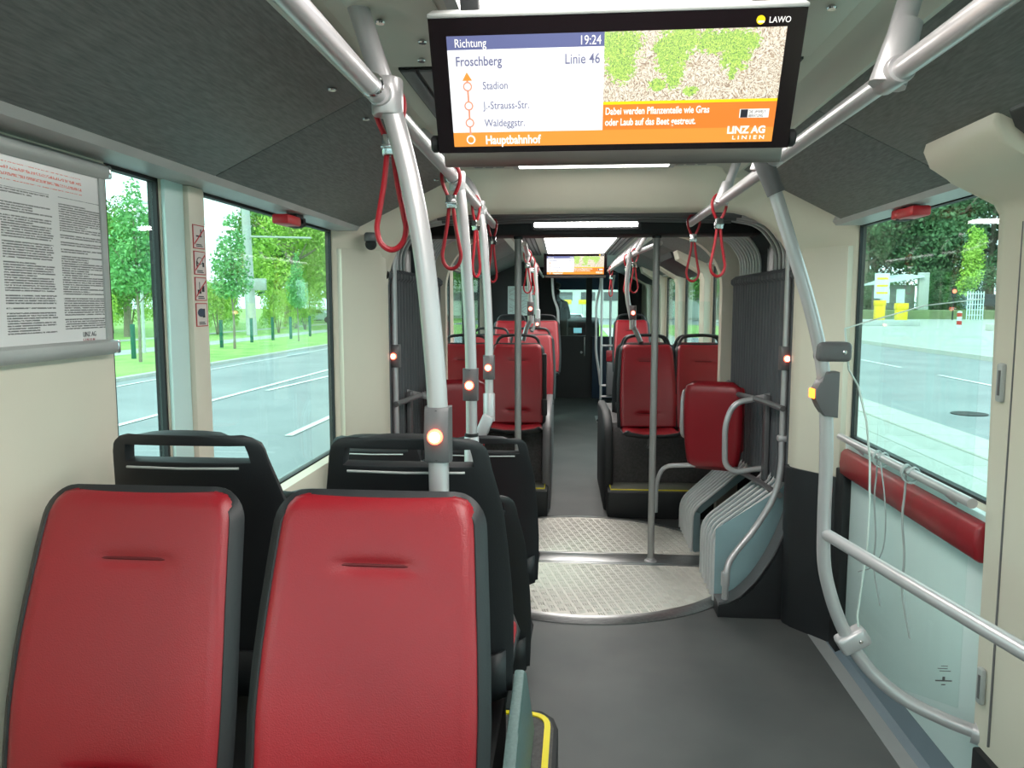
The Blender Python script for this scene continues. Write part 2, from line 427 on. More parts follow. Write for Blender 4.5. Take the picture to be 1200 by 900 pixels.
# ------------------------------------------------------------------ turntable
TY, TR = 4.70, 0.945
tt = thing('turntable', 'round checkered steel turntable plate set in the floor of the articulation', 'turntable', (XC, TY, 0.0))
tx = XC
def disc_half(s, z0, z1, r):
    pts = []; n = 40
    y0 = 0.105 if s > 0 else -0.115
    a0 = math.asin(abs(y0)/r)
    for k in range(n+1):
        a = a0+(PI-2*a0)*k/n
        pts.append((tx+r*math.cos(a), TY+s*r*math.sin(a)))
    return prism(B(), pts, 'z', z0, z1)
ck, n, l, b = newmat('checker_plate')
b.inputs['Metallic'].default_value = 0.35; b.inputs['Roughness'].default_value = 0.5
t_ = n.new('ShaderNodeTexCoord'); mpx = n.new('ShaderNodeMapping'); mpx.inputs['Rotation'].default_value = (0, 0, math.radians(12))
no = n.new('ShaderNodeTexNoise'); no.inputs['Scale'].default_value = 3
rp = n.new('ShaderNodeValToRGB'); rp.color_ramp.elements[0].color = (*srgb(214, 209, 200), 1); rp.color_ramp.elements[1].color = (*srgb(230, 226, 218), 1)
l.new(t_.outputs['Object'], mpx.inputs[0]); l.new(mpx.outputs[0], no.inputs['Vector']); l.new(no.outputs['Fac'], rp.inputs['Fac']); l.new(rp.outputs['Color'], b.inputs['Base Color'])
mt['checker'] = ck
for s in (-1, 1): obj('tread_plate', disc_half(s, 0.0, 0.018, TR-0.03), 'checker', tt, smooth=False)
# raised tear lugs of the tread plate: real relief, too small to pick apart
lug = B(); st = 0.046; k = 0
for i in range(-28, 29):
    for j in range(-28, 29):
        x = i*st*0.966-j*st*0.259; y = j*st*0.966+i*st*0.259
        r = math.hypot(x, y)
        if r > TR-0.06 or (-0.13 < y < 0.12): continue
        a = 0.262 if (i+j) % 2 else PI/2+0.262
        for q in (-1, 0, 1):
            c = Vector((tx+x-math.sin(a)*q*0.0125, TY+y+math.cos(a)*q*0.0125, 0.018)); u = Vector((math.cos(a), math.sin(a), 0)); v = Vector((-u.y, u.x, 0))
            A = [lug.verts.new(c+u*0.019*p+v*0.0042*qq) for p, qq in ((-1, -1), (1, -1), (1, 1), (-1, 1))]
            t0 = [lug.verts.new(c+u*0.013*p+Vector((0, 0, 0.0038))) for p in (-1, 1)]
            lug.faces.new((A[0], A[1], t0[1], t0[0])); lug.faces.new((A[2], A[3], t0[0], t0[1])); lug.faces.new((A[1], A[2], t0[1])); lug.faces.new((A[3], A[0], t0[0]))
obj('tread_lugs', lug, 'checker', tt, smooth=False, kind='stuff')
obj('centre_bar', box(B(), tx-TR+0.04, tx+TR-0.04, TY-0.085, TY+0.075, 0.0, 0.022, 0.003), 'alu', tt)
obj('seam_strip', box(B(), tx-TR+0.04, tx+TR-0.04, TY+0.078, TY+0.10, 0.0, 0.02, 0.003), 'alu', tt)
obj('seam_strip', box(B(), tx-TR+0.04, tx+TR-0.04, TY-0.11, TY-0.088, 0.0, 0.02, 0.003), 'alu', tt)
obj('rim', lathe(B(), [(TR-0.034, 0.0), (TR-0.034, 0.022), (TR+0.0, 0.022), (TR+0.035, 0.004), (TR+0.035, 0.0)], (tx, TY, 0), seg=72), 'alu', tt)

# ------------------------------------------------------------------ bellows
bel = thing('articulation_bellows', 'dark pleated bellows with pale metal fold rails between the two bus sections', 'bellows', (XC, TY, 0))
def fold_path(s, y, t):
    """t 0 rear .. 1 front"""
    zc = 0.415-0.20*t; zo = 0.68-0.12*t
    return [(XC+s*0.69, y, 0.03), (XC+s*0.69, y, zc), (XC+s*1.045, y, zo), (XC+s*1.06, y, 1.90), (XC+s*0.96, y, 2.035), (XC+s*0.80, y, 2.065)]
ysR = [4.03+0.085*k for k in range(6)]; ysF = [4.84+0.078*k for k in range(8)]
for s in (-1, 1):
    for y in ysR+ysF:
        t = (y-3.9)/1.6
        p = fillet(fold_path(s, y, t), 0.07, 4)
        b = tube(B(), p, 0.0095, 6)
        obj('fold_rail', b, 'foldrail', bel)
        # fabric web behind each rail: lower part pale, running out to the next rail
    # fabric surface: zigzag between rails, full height
    for (ys, dark) in ((ysR, 0), (ysF, 0)):
        ys2 = []
        for a, b in zip(ys, ys[1:]): ys2 += [(a, 0.0), ((a+b)/2, 0.045)]
        ys2.append((ys[-1], 0.0))
        lo = B(); rows = []
        for y, dpt in ys2:
            t = (y-3.9)/1.6; fp = fold_path(s, y, t)
            rows.append([lo.verts.new((x+s*(dpt+0.012), y, z-dpt*0.6)) for x, _, z in fp[:3]])
        for a, b in zip(rows, rows[1:]):
            for i in range(2): lo.faces.new((a[i], a[i+1], b[i+1], b[i]))
        obj('lower_fold_fabric', lo, 'foldlight', bel, smooth=False)
    # upper fabric between the fold rails
    up = B(); rows = []; k = 0; y = 3.82
    while y < 5.62:
        dpt = 0.05 if k % 2 else 0.0
        rows.append([up.verts.new((XC+s*(X+dpt), y, z)) for X, z in ((1.09, 0.02), (1.09, 1.0), (1.09, 1.90), (1.0, 2.05), (0.86, 2.10))]); y += 0.045; k += 1
    for a, b in zip(rows, rows[1:]):
        for i in range(4): up.faces.new((a[i], a[i+1], b[i+1], b[i]))
    obj('side_fabric', up, 'bellowsroof', bel, smooth=False)
    # heavy dark pleated curtain in front of the rails
    cu = B(); rows = []; k = 0; y = 3.86
    while y < 5.44:
        dpt = (0.0, 0.004, 0.055, 0.055, 0.004)[k % 5]
        rows.append([cu.verts.new((XC+s*(1.015+dpt), y, z)) for z in (0.70-0.1*(y-3.84), 1.2, 1.72)]+[cu.verts.new((XC+s*(0.998+dpt), y, 1.735)), cu.verts.new((XC+s*(0.998+dpt), y, 1.76)), cu.verts.new((XC+s*(1.03+dpt*0.5), y, 1.785))]); y += (0.02, 0.018, 0.008, 0.018, 0.010)[k % 5]; k += 1
    for a, b in zip(rows, rows[1:]):
        for i in range(5): cu.faces.new((a[i], a[i+1], b[i+1], b[i]))
    obj('pleated_curtain', cu, 'fold', bel, smooth=False)
# roof of the bellows: dark transverse folds
for a, b in ((3.90, 4.55), (4.9, 5.6)):
    rf = B(); rows = []; k = 0; y = a
    while y < b:
        dz = 0.0 if k % 2 else 0.05
        rows.append([rf.verts.new((XC+x, y, z+dz)) for x, z in ((-0.95, 2.04), (-0.86, 2.08), (0, 2.10), (0.86, 2.08), (0.95, 2.04))]); y += 0.05; k += 1
    for p, q in zip(rows, rows[1:]):
        for i in range(4): rf.faces.new((p[i], p[i+1], q[i+1], q[i]))
    obj('roof_folds', rf, 'bellowsroof', bel, smooth=False)
for y in (4.03, 4.15, 4.29, 4.43):
    obj('roof_rail', tube(B(), [(XC-0.80, y, 2.055), (XC, y, 2.075), (XC+0.80, y, 2.055)], 0.012, 6), 'greyplastic', bel)
# outer skins so no sky leaks in
struct('articulation_cover', box(B(), XC-1.28, XC+1.28, 3.86, 5.50, 2.2, 2.26), 'void', smooth=False)
for s in (-1, 1):
    a, b = sorted((XC+s*1.2, XC+s*1.25))
    struct('articulation_side', box(B(), a, b, 3.86, 5.56, -0.05, 2.25), 'void', smooth=False)
# dark skirt at the foot of the bellows (right and left), curved upper rim
for s in (-1, 1):
    pts = [(XC+s*0.685, 0.0), (XC+s*0.685, 0.07), (XC+s*0.74, 0.075), (XC+s*0.80, 0.11), (XC+s*0.88, 0.20), (XC+s*0.96, 0.34), (XC+s*1.02, 0.49), (XC+s*1.06, 0.66), (XC+s*1.07, 0.79), (XC+s*1.085, 0.79), (XC+s*1.085, 0.0)]
    sk = thing('bellows_skirt', 'black box-like skirt with curved rim at the foot of the %s bellows' % ('left' if s < 0 else 'right'), 'skirt', (XC+s*0.85, 3.93, 0))
    obj('skirt_panel', prism(B(), pts, 'y', 3.87, 3.99, 0.004), 'black', sk)
    rim = [(x, 3.93, z) for x, z in pts[1:-1]]
    obj('skirt_rim', sweep_rect(B(), catmull(rim, 4), 0.12, 0.02), 'greyplastic', sk)
    # curtain rear cheek: pale sheet of the first fold
    ch = B(); poly(ch, [(XC+s*0.69, 4.02, 0.06), (XC+s*0.69, 4.02, 0.42), (XC+s*1.04, 4.02, 0.66), (XC+s*1.04, 4.02, 0.3), (XC+s*0.8, 4.02, 0.06)])
    obj('end_fabric', ch, 'foldlight', bel, smooth=False)
# middle ring header with the LED strip
hd = struct('trim_11', box(B(), XC-1.02, XC+1.02, 4.58, 4.80, 2.00, 2.13, 0.02), 'void')
ls = thing('led_strip_light', 'narrow bright LED strip under the dark header between the two grey poles', 'light', (0.04, 4.6, 2.0))
obj('strip_housing', box(B(), -0.28, 0.36, 4.568, 4.60, 2.025, 2.095, 0.004), 'void', ls)
for k in range(26):
    x = -0.262+k*0.0231
    obj('led', box(B(), x, x+0.0222, 4.558, 4.570, 2.046, 2.072, 0.003, 1), 'led', ls)
ls_added = thing('led_strip_light', 'added LED strip on the unseen far face of the dark header, brightening the front seats', 'light', (0.04, 4.8, 2.0))  # unseen extra strip, added to throw light on the front seats
obj('strip_housing', box(B(), -0.28, 0.36, 4.80, 4.825, 2.025, 2.095, 0.004), 'void', ls_added)
for k in range(26):
    x = -0.262+k*0.0231
    obj('led', box(B(), x, x+0.0222, 4.823, 4.835, 2.046, 2.072, 0.003, 1), 'led', ls_added)
# side members of the ring
for s in (-1, 1):
    a, b = sorted((XC+s*1.08, XC+s*1.12))
    struct('trim_%d' % (12 if s < 0 else 13), box(B(), a, b, 4.60, 4.76, 0.5, 2.1, 0.01), 'greyplastic')
# ------------------------------------------------------------------ poles, rails, straps
def pole(pts, r, label, cat='pole', name='grab_pole', group=None, sub=6, fil=None, mat='rail', seg=14):
    P = fillet(pts, fil, 6) if fil else catmull(pts, sub)
    base = min(P, key=lambda v: v.z)
    t = thing(name, label, cat, tuple(base), 0, group)
    obj('tube', tube(B(), P, r, seg), mat, t)
    return t
def collar(t, p, r, h, mat='rail', axis='z'):
    obj('collar', lathe(B(), [(r*0.92, -h/2), (r, -h/2+0.004), (r, h/2-0.004), (r*0.92, h/2)], p, axis), mat, t)
def wedge_joint(t, p, dirv, r=0.026, L=0.10, mat='rail'):
    d = Vector(dirv).normalized(); P = Vector(p)
    obj('tee_joint', tube(B(), [P-d*0.02, P+d*L*0.5, P+d*L], lambda q: r*(1.12-0.22*q), 12), mat, t)
def button_box(p, label, face=(0, -1, 0), s=1.0, group=None):
    """rounded grey stop-button housing clamped round a pole"""
    t = thing('stop_button', label, 'stop button', (p[0], p[1], p[2]-0.06*s), math.atan2(face[0], -face[1]) if face[0] else 0, group)
    b = B(); prof = [(-0.060, 0.023), (-0.052, 0.029), (-0.030, 0.031), (0.0, 0.041), (0.030, 0.031), (0.052, 0.029), (0.060, 0.023)]
    rows = []
    for z, d in prof:
        rows.append([b.verts.new((x*s, y*s, (z+0.06)*s)) for x, y in ((-0.027, 0.024), (-0.030, 0.0), (-0.026, -d*0.8), (-0.014, -d), (0.014, -d), (0.026, -d*0.8), (0.030, 0.0), (0.027, 0.024))])
    for a, c in zip(rows, rows[1:]):
        for i in range(8): b.faces.new((a[i], a[(i+1) % 8], c[(i+1) % 8], c[i]))
    b.faces.new(rows[0][::-1]); b.faces.new(rows[-1])
    hs_ = obj('housing', b, 'greyplastic', t, local=True, angle=50)
    q = (0, -0.041*s, 0.06*s)
    obj('button_ring', lathe(B(), [(0.0165*s, 0.004), (0.0165*s, -0.003*s), (0.012*s, -0.005*s)], q, 'y'), 'button', hs_, local=True)
    obj('button_lamp', lathe(B(), [(0.0118*s, 0.0), (0.0115*s, -0.006*s), (0.007*s, -0.0085*s)], q, 'y'), 'buttoncore', hs_, local=True)
    for z in (0.009, 0.111): obj('screw', lathe(B(), [(0.004*s, 0.004), (0.004*s, -0.0015)], (0, -0.0265*s, z*s), 'y', 8), 'void', hs_, local=True)
    return t
def strap(x, y, z, label, rot=0.0, L=0.30, wd=0.062, r=0.0062):
    """red hanging loop round a rail at (x, y, z)"""
    t = thing('hand_strap', label, 'hand strap', (x, y, z), rot)
    up = [(-0.010, 0, -0.075), (-0.028, 0, -0.03), (-0.027, 0, 0.008), (0, 0, 0.031), (0.027, 0, 0.008), (0.028, 0, -0.03), (0.010, 0, -0.075)]
    obj('upper_loop', tube(B(), catmull([(a, b_, c) for a, b_, c in up], 6), r, 8), 'strap', t, local=True)
    cl_ = obj('clamp', box(B(), -0.017, 0.017, -0.011, 0.011, -0.115, -0.070, 0.004), 'chrome', t, local=True)
    obj('clamp_band', box(B(), -0.019, 0.019, -0.013, 0.013, -0.100, -0.092, 0.002), 'chrome', cl_, local=True)
    lo = [(-0.007, 0, -0.11), (-0.014, 0, -0.17), (-0.5*wd*0.86, 0, -L*0.80), (-0.5*wd, 0, -L*0.90), (-0.5*wd*0.72, 0, -L*1.0), (0, 0, -L*1.045), (0.5*wd*0.72, 0, -L), (0.5*wd, 0, -L*0.90), (0.5*wd*0.86, 0, -L*0.80), (0.014, 0, -0.17), (0.007, 0, -0.11)]
    obj('lower_loop', tube(B(), catmull(lo, 6), r, 8), 'strap', t, local=True)
    return t

RZ = 2.03; RLX = -0.42; RRX = 0.589
# left overhead rail
t = pole([(-0.398, -0.8, RZ), (-0.410, 1.0, RZ), (-0.428, 2.6, RZ), (-0.468, 4.25, RZ)], 0.020, 'long straight pale overhead handrail over the left seats', 'handrail', 'overhead_rail')
for y in (1.635, 2.76, 3.55): collar(t, (-0.38-0.0195*y, y, RZ), 0.0255, 0.075, 'rail', 'y')
for y in (1.54, 2.64, 3.4): obj('end_cap', lathe(B(), [(0.021, -0.008), (0.0235, -0.004), (0.0235, 0.004), (0.021, 0.008)], (-0.38-0.0195*y, y, RZ), 'y'), 'chrome', t)
# stanchions on the left
def stan(Y, zt, zb, label, dx=0.01, extra=()):
    pts = [(-0.482+dx, Y, ZC+0.03), (-0.442+dx, Y, 2.12), (-0.412+dx, Y, 2.03), (-0.372+dx, Y, 1.88), (-0.342+dx, Y, 1.72), (-0.322+dx, Y, 1.52), (-0.313+dx, Y, 1.36), (-0.310+dx, Y, zb)]
    return pole(pts, 0.0225, label)
P1 = stan(1.635, ZC, 0.2, 'thick curved pale pole between the two front red seats and the row behind')
collar(P1, (-0.403, 1.635, 2.03), 0.033, 0.075)
P2 = pole([(-0.58, 2.74, ZC), (-0.47, 2.74, 2.12), (-0.428, 2.74, 2.03), (-0.405, 2.74, 1.80), (-0.388, 2.74, 1.50), (-0.384, 2.74, 1.3), (-0.384, 2.74, 0.95)], 0.0205, 'curved pale pole standing on the second row of black seat backs')
collar(P2, (-0.43, 2.74, 2.03), 0.029, 0.065)
obj('sleeve', lathe(B(), [(0.026, 0.90), (0.027, 0.91), (0.027, 1.115), (0.024, 1.12)], (-0.384, 2.74, 0)), 'rail', P2)
obj('sleeve_gasket', lathe(B(), [(0.025, 1.12), (0.0255, 1.13), (0.022, 1.132)], (-0.384, 2.74, 0)), 'void', P2)
P3 = pole([(-0.60, 3.5, ZC), (-0.50, 3.5, 2.14), (-0.45, 3.5, 2.03), (-0.425, 3.5, 1.80), (-0.408, 3.5, 1.45), (-0.408, 3.5, 1.1)], 0.0195, 'curved pale pole with a bent foot behind the third row of seats')
collar(P3, (-0.45, 3.5, 2.03), 0.027, 0.06)
obj('sleeve', lathe(B(), [(0.027, 1.06), (0.028, 1.07), (0.028, 1.185), (0.025, 1.19)], (-0.408, 3.5, 0)), 'rail', P3)
ft = obj('bent_foot', box(B(), -0.028, 0.028, -0.014, 0.014, -0.17, 0.0, 0.010), 'rail', P3, local=True)
bpy.context.view_layer.update()
ft.location = Vector((-0.405, 3.47, 1.09))-Vector(P3.location); ft.rotation_euler = (0, math.radians(24), 0)
hang = pole([(-0.466, 4.22, RZ), (-0.49, 4.24, 2.07), (-0.56, 4.24, 2.2)], 0.017, 'short slanting hanger at the far end of the left overhead rail', 'handrail', 'rail_hanger')
for x, y, n in ((-0.405, 1.66, 'nearest and largest of the red straps on the left rail'), (-0.426, 2.58, 'second red strap on the left overhead rail'), (-0.445, 3.35, 'third red strap on the left overhead rail, seen nearly edge on'), (-0.462, 4.15, 'fourth red strap at the far end of the left overhead rail')):
    strap(x, y, RZ-0.0, n, {1.66: 0.15, 2.58: 0.1, 3.35: 1.15, 4.15: 0.9}[y], L=0.30)
strap(RRX, 3.37, RZ, 'nearer of two red straps on the right overhead rail', 0.1, 0.30)
strap(RRX, 4.10, RZ, 'farther of two red straps at the end of the right rail', -0.1, 0.30)
button_box((-0.302, 1.635, 1.318), 'nearest and largest lit stop button, in front of the black seat back', s=1.0)
button_box((-0.386, 2.74, 1.31), 'lit stop button on the pole behind the second row', s=0.96)
button_box((-0.408, 3.5, 1.31), 'lit stop button on the pole with the bent foot', s=0.92)

# right overhead rail with its T pieces
t = pole([(RRX, -0.8, RZ), (RRX, 1.0, RZ), (RRX, 2.40, RZ), (RRX, 2.55, RZ-0.004), (RRX, 4.22, RZ-0.004)], 0.020, 'long pale overhead handrail on the right beside the display', 'handrail', 'overhead_rail')
t2 = pole([(RRX-0.01, 1.56, RZ), (0.60, 1.56, 2.12), (0.625, 1.56, ZC)], 0.022, 'slanting hanger from the right rail near the camera', 'handrail', 'rail_hanger')
wedge_joint(t2, (RRX-0.006, 1.56, RZ), (0.025, 0, 0.09), 0.031, 0.10)
collar(t2, (RRX-0.002, 1.56, RZ), 0.027, 0.09, 'rail', 'y')
t3 = pole([(RRX, 3.3, RZ), (0.615, 3.3, 2.10), (0.66, 3.3, 2.23)], 0.018, 'rail hanger above the nearer right strap', 'handrail', 'rail_hanger')
wedge_joint(t3, (RRX, 3.3, RZ), (0.025, 0, 0.08), 0.026, 0.07)
pole([(RRX, 4.21, RZ-0.004), (0.615, 4.22, 2.06), (0.65, 4.22, 2.19)], 0.018, 'rail hanger at the far end of the right rail', 'handrail', 'rail_hanger')
pole([(RRX-0.02, 2.62, RZ), (0.60, 2.62, 2.12), (0.63, 2.62, ZC)], 0.018, 'short hanger just beyond the joint of the bent pole', 'handrail', 'rail_hanger')

# big curved pole of the glass screen on the right
YS = 2.42
pp = [(0.545, YS, 2.03), (0.577, YS, 1.96), (0.632, YS, 1.80), (0.680, YS, 1.66), (0.722, YS, 1.52), (0.748, YS, 1.40), (0.764, YS, 1.25), (0.770, YS, 1.10), (0.771, YS, 0.92), (0.778, YS, 0.78), (0.806, YS, 0.67), (0.840, YS, 0.585), (0.878, YS, 0.515), (0.94, YS-0.01, 0.435), (1.02, YS-0.04, 0.375), (1.12, YS-0.09, 0.34), (1.215, YS-0.14, 0.322)]
SP = pole(pp, 0.0205, 'big bent pale pole on the right holding the glass screen', sub=8)
obj('dark_elbow', tube(B(), catmull([(0.540, YS, 2.055), (0.560, YS, 2.0), (0.590, YS, 1.93)], 4), lambda q: 0.031-0.004*q, 14), 'greyplastic', SP)
collar(SP, (0.575, YS-0.03, 2.032), 0.026, 0.08, 'rail', 'y')
# upper glass clamp, lower glass clamp
obj('glass_clamp', box(B(), 0.722, 0.825, YS-0.032, YS+0.03, 1.425, 1.485, 0.014, 3), 'greyplastic', SP)
obj('clamp_screw', lathe(B(), [(0.007, 0), (0.007, -0.004), (0.004, -0.006)], (0.80, YS-0.032, 1.455), 'y', 12), 'chrome', SP)
lc = obj('glass_clamp', box(B(), -0.035, 0.062, -0.032, 0.03, -0.03, 0.03, 0.014, 3), 'rail', SP, local=True)
lc.location = Vector((0.862, YS, 0.535))-Vector(SP.location); lc.rotation_euler = (0, math.radians(-32), 0)
obj('clamp_screw', lathe(B(), [(0.006, 0), (0.006, -0.004), (0.004, -0.006)], (0.888, YS-0.033, 0.550), 'y', 12), 'chrome', SP)
rs = tube(B(), [(1.19, YS-0.125, 0.326), (1.215, YS-0.14, 0.322)], 0.036, 16)
obj('wall_flange', rs, 'rail', SP)
# wheelchair bay signal: grey box with orange lamp facing the aisle
ob = thing('request_button', 'dark grey box with small orange lamp on the big bent pole', 'button', (0.77, YS, 1.24))
obj('housing', prism(B(), [(0.788, 1.255), (0.748, 1.26), (0.731, 1.285), (0.718, 1.315), (0.718, 1.34), (0.731, 1.365), (0.748, 1.385), (0.753, 1.395), (0.788, 1.395)], 'y', YS-0.04, YS+0.02, 0.006), 'greyplastic', ob)
obj('orange_lamp', box(B(), 0.711, 0.720, YS-0.032, YS+0.01, 1.313, 1.342, 0.003), 'orange', ob)
# grab bar running from the pole toward the camera
t = pole([(0.775, YS, 0.885), (0.85, 2.0, 0.885), (0.925, 1.6, 0.885), (1.04, 1.0, 0.885)], 0.0185, 'straight pale grab bar running from the bent pole toward the camera', 'handrail', 'grab_bar')
# glass screen
gs = B()
edge = [(0.808, 1.525), (0.87, 1.545), (1.04, 1.595), (1.205, 1.615), (1.205, 0.33), (1.02, 0.39), (0.93, 0.46), (0.90, 0.50), (0.885, 0.62), (0.905, 0.85), (0.905, 1.00), (0.90, 1.12), (0.885, 1.24), (0.855, 1.35), (0.825, 1.40)]
prism(gs, edge, 'y', YS-0.004, YS+0.004)
gl = thing('glass_screen', 'clear glass screen between the bent pole and the right pillar', 'glass screen', (1.0, YS, 0.36))
obj('screen_pane', gs, 'screenglass', gl, smooth=False)
ed = B(); el = edge+[edge[0]]
sweep_rect(ed, [(x, YS, z) for x, z in el[7:]+[]], 0.0095, 0.0035)
sweep_rect(ed, [(x, YS, z) for x, z in el[:4]], 0.009, 0.003)
obj('polished_edge', ed, 'glassedge', gl, smooth=False)
mk = B()
for (x, z, w_, h) in ((1.155, 0.420, 0.05, 0.004), (1.155, 0.427, 0.008, 0.012), (1.155, 0.407, 0.012, 0.003), (1.155, 0.468, 0.02, 0.002), (1.15, 0.46, 0.03, 0.002), (1.158, 0.452, 0.034, 0.002)):
    box(mk, x-w_/2, x+w_/2, YS-0.0052, YS-0.0045, z-h/2, z+h/2)
obj('etched_mark', mk, 'greyplastic', gl, smooth=False)

# right pillar with its arm under the dark panel, and the door gear box
pf = [(0.965, 2.06), (0.955, 2.02), (0.975, 1.975), (1.04, 1.935), (1.165, 1.885), (1.185, 1.85), (1.19, 0.30), (1.239, 0.30), (1.239, 1.975), (1.0, 2.06)]
pil = struct('trim_14', prism(B(), pf, 'y', 1.92, 2.30, 0.012), 'beige', angle=50)
obj('pillar_groove', box(B(), 1.184, 1.190, 2.20, 2.204, 0.33, 1.82), 'greyplastic', pil, smooth=False)
obj('kick_block', box(B(), 1.17, 1.235, 1.85, 2.26, 0.001, 0.30, 0.01), 'void', pil)
for z in (1.38, 0.49):
    h = B(); box(h, 1.172, 1.190, 2.235, 2.265, z-0.055, z+0.055, 0.008)
    obj('screen_clamp', h, 'trimgrey', pil)
    obj('clamp_slot', box(B(), 1.170, 1.173, 2.24, 2.248, z-0.035, z+0.035), 'greyplastic', pil, smooth=False)
db = thing('door_gear_cover', 'dark rounded door gear cover at the right edge beside the beige arm', 'cover', (1.12, 1.6, 1.9))
obj('cover', prism(B(), [(0.975, 2.055), (0.968, 2.04), (0.985, 2.0), (1.03, 1.965), (1.17, 1.895), (1.235, 1.87), (1.235, 1.93), (1.03, 2.03)], 'y', 0.4, 1.895, 0.008), 'black', db)
obj('cover_lip', tube(B(), [(0.974, 0.42, 2.038), (0.974, 1.88, 2.038)], 0.008, 8), 'greyplastic', db)
obj('emergency_lamp', lathe(B(), [(0.012, 0), (0.012, -0.008), (0.007, -0.012)], (1.13, 1.78, 1.912), 'z', 12), 'redside', db)

# padded backrest, bar and belts on the right
lp = thing('leaning_pad', 'long red padded leaning rest below the right window', 'pad', (1.2, 2.9, 0.83))
obj('cushion', prism(B(), [(1.226, 0.832), (1.19, 0.835), (1.172, 0.85), (1.167, 0.895), (1.172, 0.94), (1.185, 0.955), (1.205, 0.96), (1.226, 0.96)], 'y', 2.31, 3.50, 0.012), 'red', lp, angle=50)
obj('back_board', box(B(), 1.20, 1.228, 2.31, 3.52, 0.85, 0.978, 0.004), 'white', lp)
t = pole([(1.15, 2.30, 1.02), (1.15, 3.44, 1.02)], 0.0155, 'pale horizontal bar above the red leaning pad', 'handrail', 'grab_bar', sub=2)
for y in (2.5, 3.3): obj('bracket', tube(B(), catmull([(1.15, y, 1.02), (1.17, y, 1.0), (1.205, y, 0.97)], 4), 0.008, 8), 'rail', t)
struct('baseboard_screen', box(B(), WR-0.05, WR-0.012, 3.50, 3.60, 0.0, 0.85, 0.004), 'void')
for i, (y, lab, end) in enumerate(((2.98, 'thin grey belt tied to the bar, the farther one', 0.48), (2.72, 'thicker grey belt tied to the bar, nearer the pillar', 0.47))):
    t = thing('tie_belt', lab, 'belt', (1.14, y, end))
    kn = [(1.170, y+0.02, 1.005), (1.150, y+0.02, 1.042), (1.125, y+0.01, 1.025), (1.127, y, 0.995), (1.147, y-0.01, 0.985), (1.172, y-0.01, 1.005), (1.160, y-0.015, 1.040), (1.130, y-0.02, 1.020)]
    obj('knot', sweep_rect(B(), catmull(kn, 5), 0.018 if i else 0.014, 0.004), 'band', t)
    tl = [(1.135, y, 1.010), (1.147, y+0.03, 0.950), (1.143, y+0.03, 0.85), (1.140, y-0.01, 0.72), (1.135, y-0.02, 0.60), (1.130, y-0.11, end)]
    obj('tail', sweep_rect(B(), catmull(tl, 6), 0.013 if i else 0.009, 0.003), 'band', t)
    if i == 0:
        obj('thin_tail', tube(B(), catmull([(1.140, y-0.02, 1.010), (1.135, y-0.10, 0.85), (1.135, y-0.10, 0.7), (1.130, y-0.02, 0.60), (1.130, y+0.12, 0.53)], 6), 0.0025, 6), 'band', t)

# stanchions beside the bellows on both sides
for s, nm in ((-1, 'left'), (1, 'right')):
    x = XC+s*1.008
    if s < 0: pts = [(x+0.02, 4.0, 2.06), (x, 4.0, 1.9), (x, 4.0, 0.78)]
    else: pts = [(x-0.02, 4.0, 2.06), (x, 4.0, 1.9), (x, 4.0, 0.90), (x-0.005, 3.99, 0.74), (x-0.04, 3.98, 0.60), (x-0.14, 3.95, 0.44), (x-0.26, 3.90, 0.30), (x-0.285, 3.87, 0.24), (x-0.29, 3.87, 0.10)]
    t = pole(pts, 0.0165 if s > 0 else 0.018, 'slim pole standing by the %s bellows curtain' % nm if s < 0 else 'slim pole by the right bellows whose foot curves down to the turntable', sub=6)
    if s < 0: obj('foot_block', box(B(), x-0.10, x+0.025, 3.98, 4.02, 0.86, 0.905, 0.01), 'rail', t)
    else:
        obj('side_clamp', box(B(), x-0.025, x+0.075, 3.98, 4.025, 0.895, 0.93, 0.012), 'rail', t)
        obj('foot_sleeve', lathe(B(), [(0.021, 0.17), (0.022, 0.175), (0.022, 0.24), (0.019, 0.245)], (x-0.29, 3.87, 0)), 'rail', t)
    button_box((x, 4.0, 1.325), 'lit stop button on the slim pole by the %s bellows' % nm, face=(0, -1, 0))

# two grey poles on the turntable bar
for x, nm in ((-0.364, 'left'), (0.456, 'right')):
    t = pole([(x, 4.65, 0.022), (x, 4.65, 2.05)], 0.0205, '%s of the two straight grey poles under the LED header' % nm, sub=2, mat='poleg')
    obj('floor_flange', lathe(B(), [(0.038, 0.022), (0.038, 0.030), (0.026, 0.036), (0.024, 0.045)], (x, 4.65, 0)), 'rail', t)
    obj('top_cap', lathe(B(), [(0.026, 1.985), (0.028, 1.99), (0.028, 2.04), (0.026, 2.05)], (x, 4.65, 0)), 'void', t)

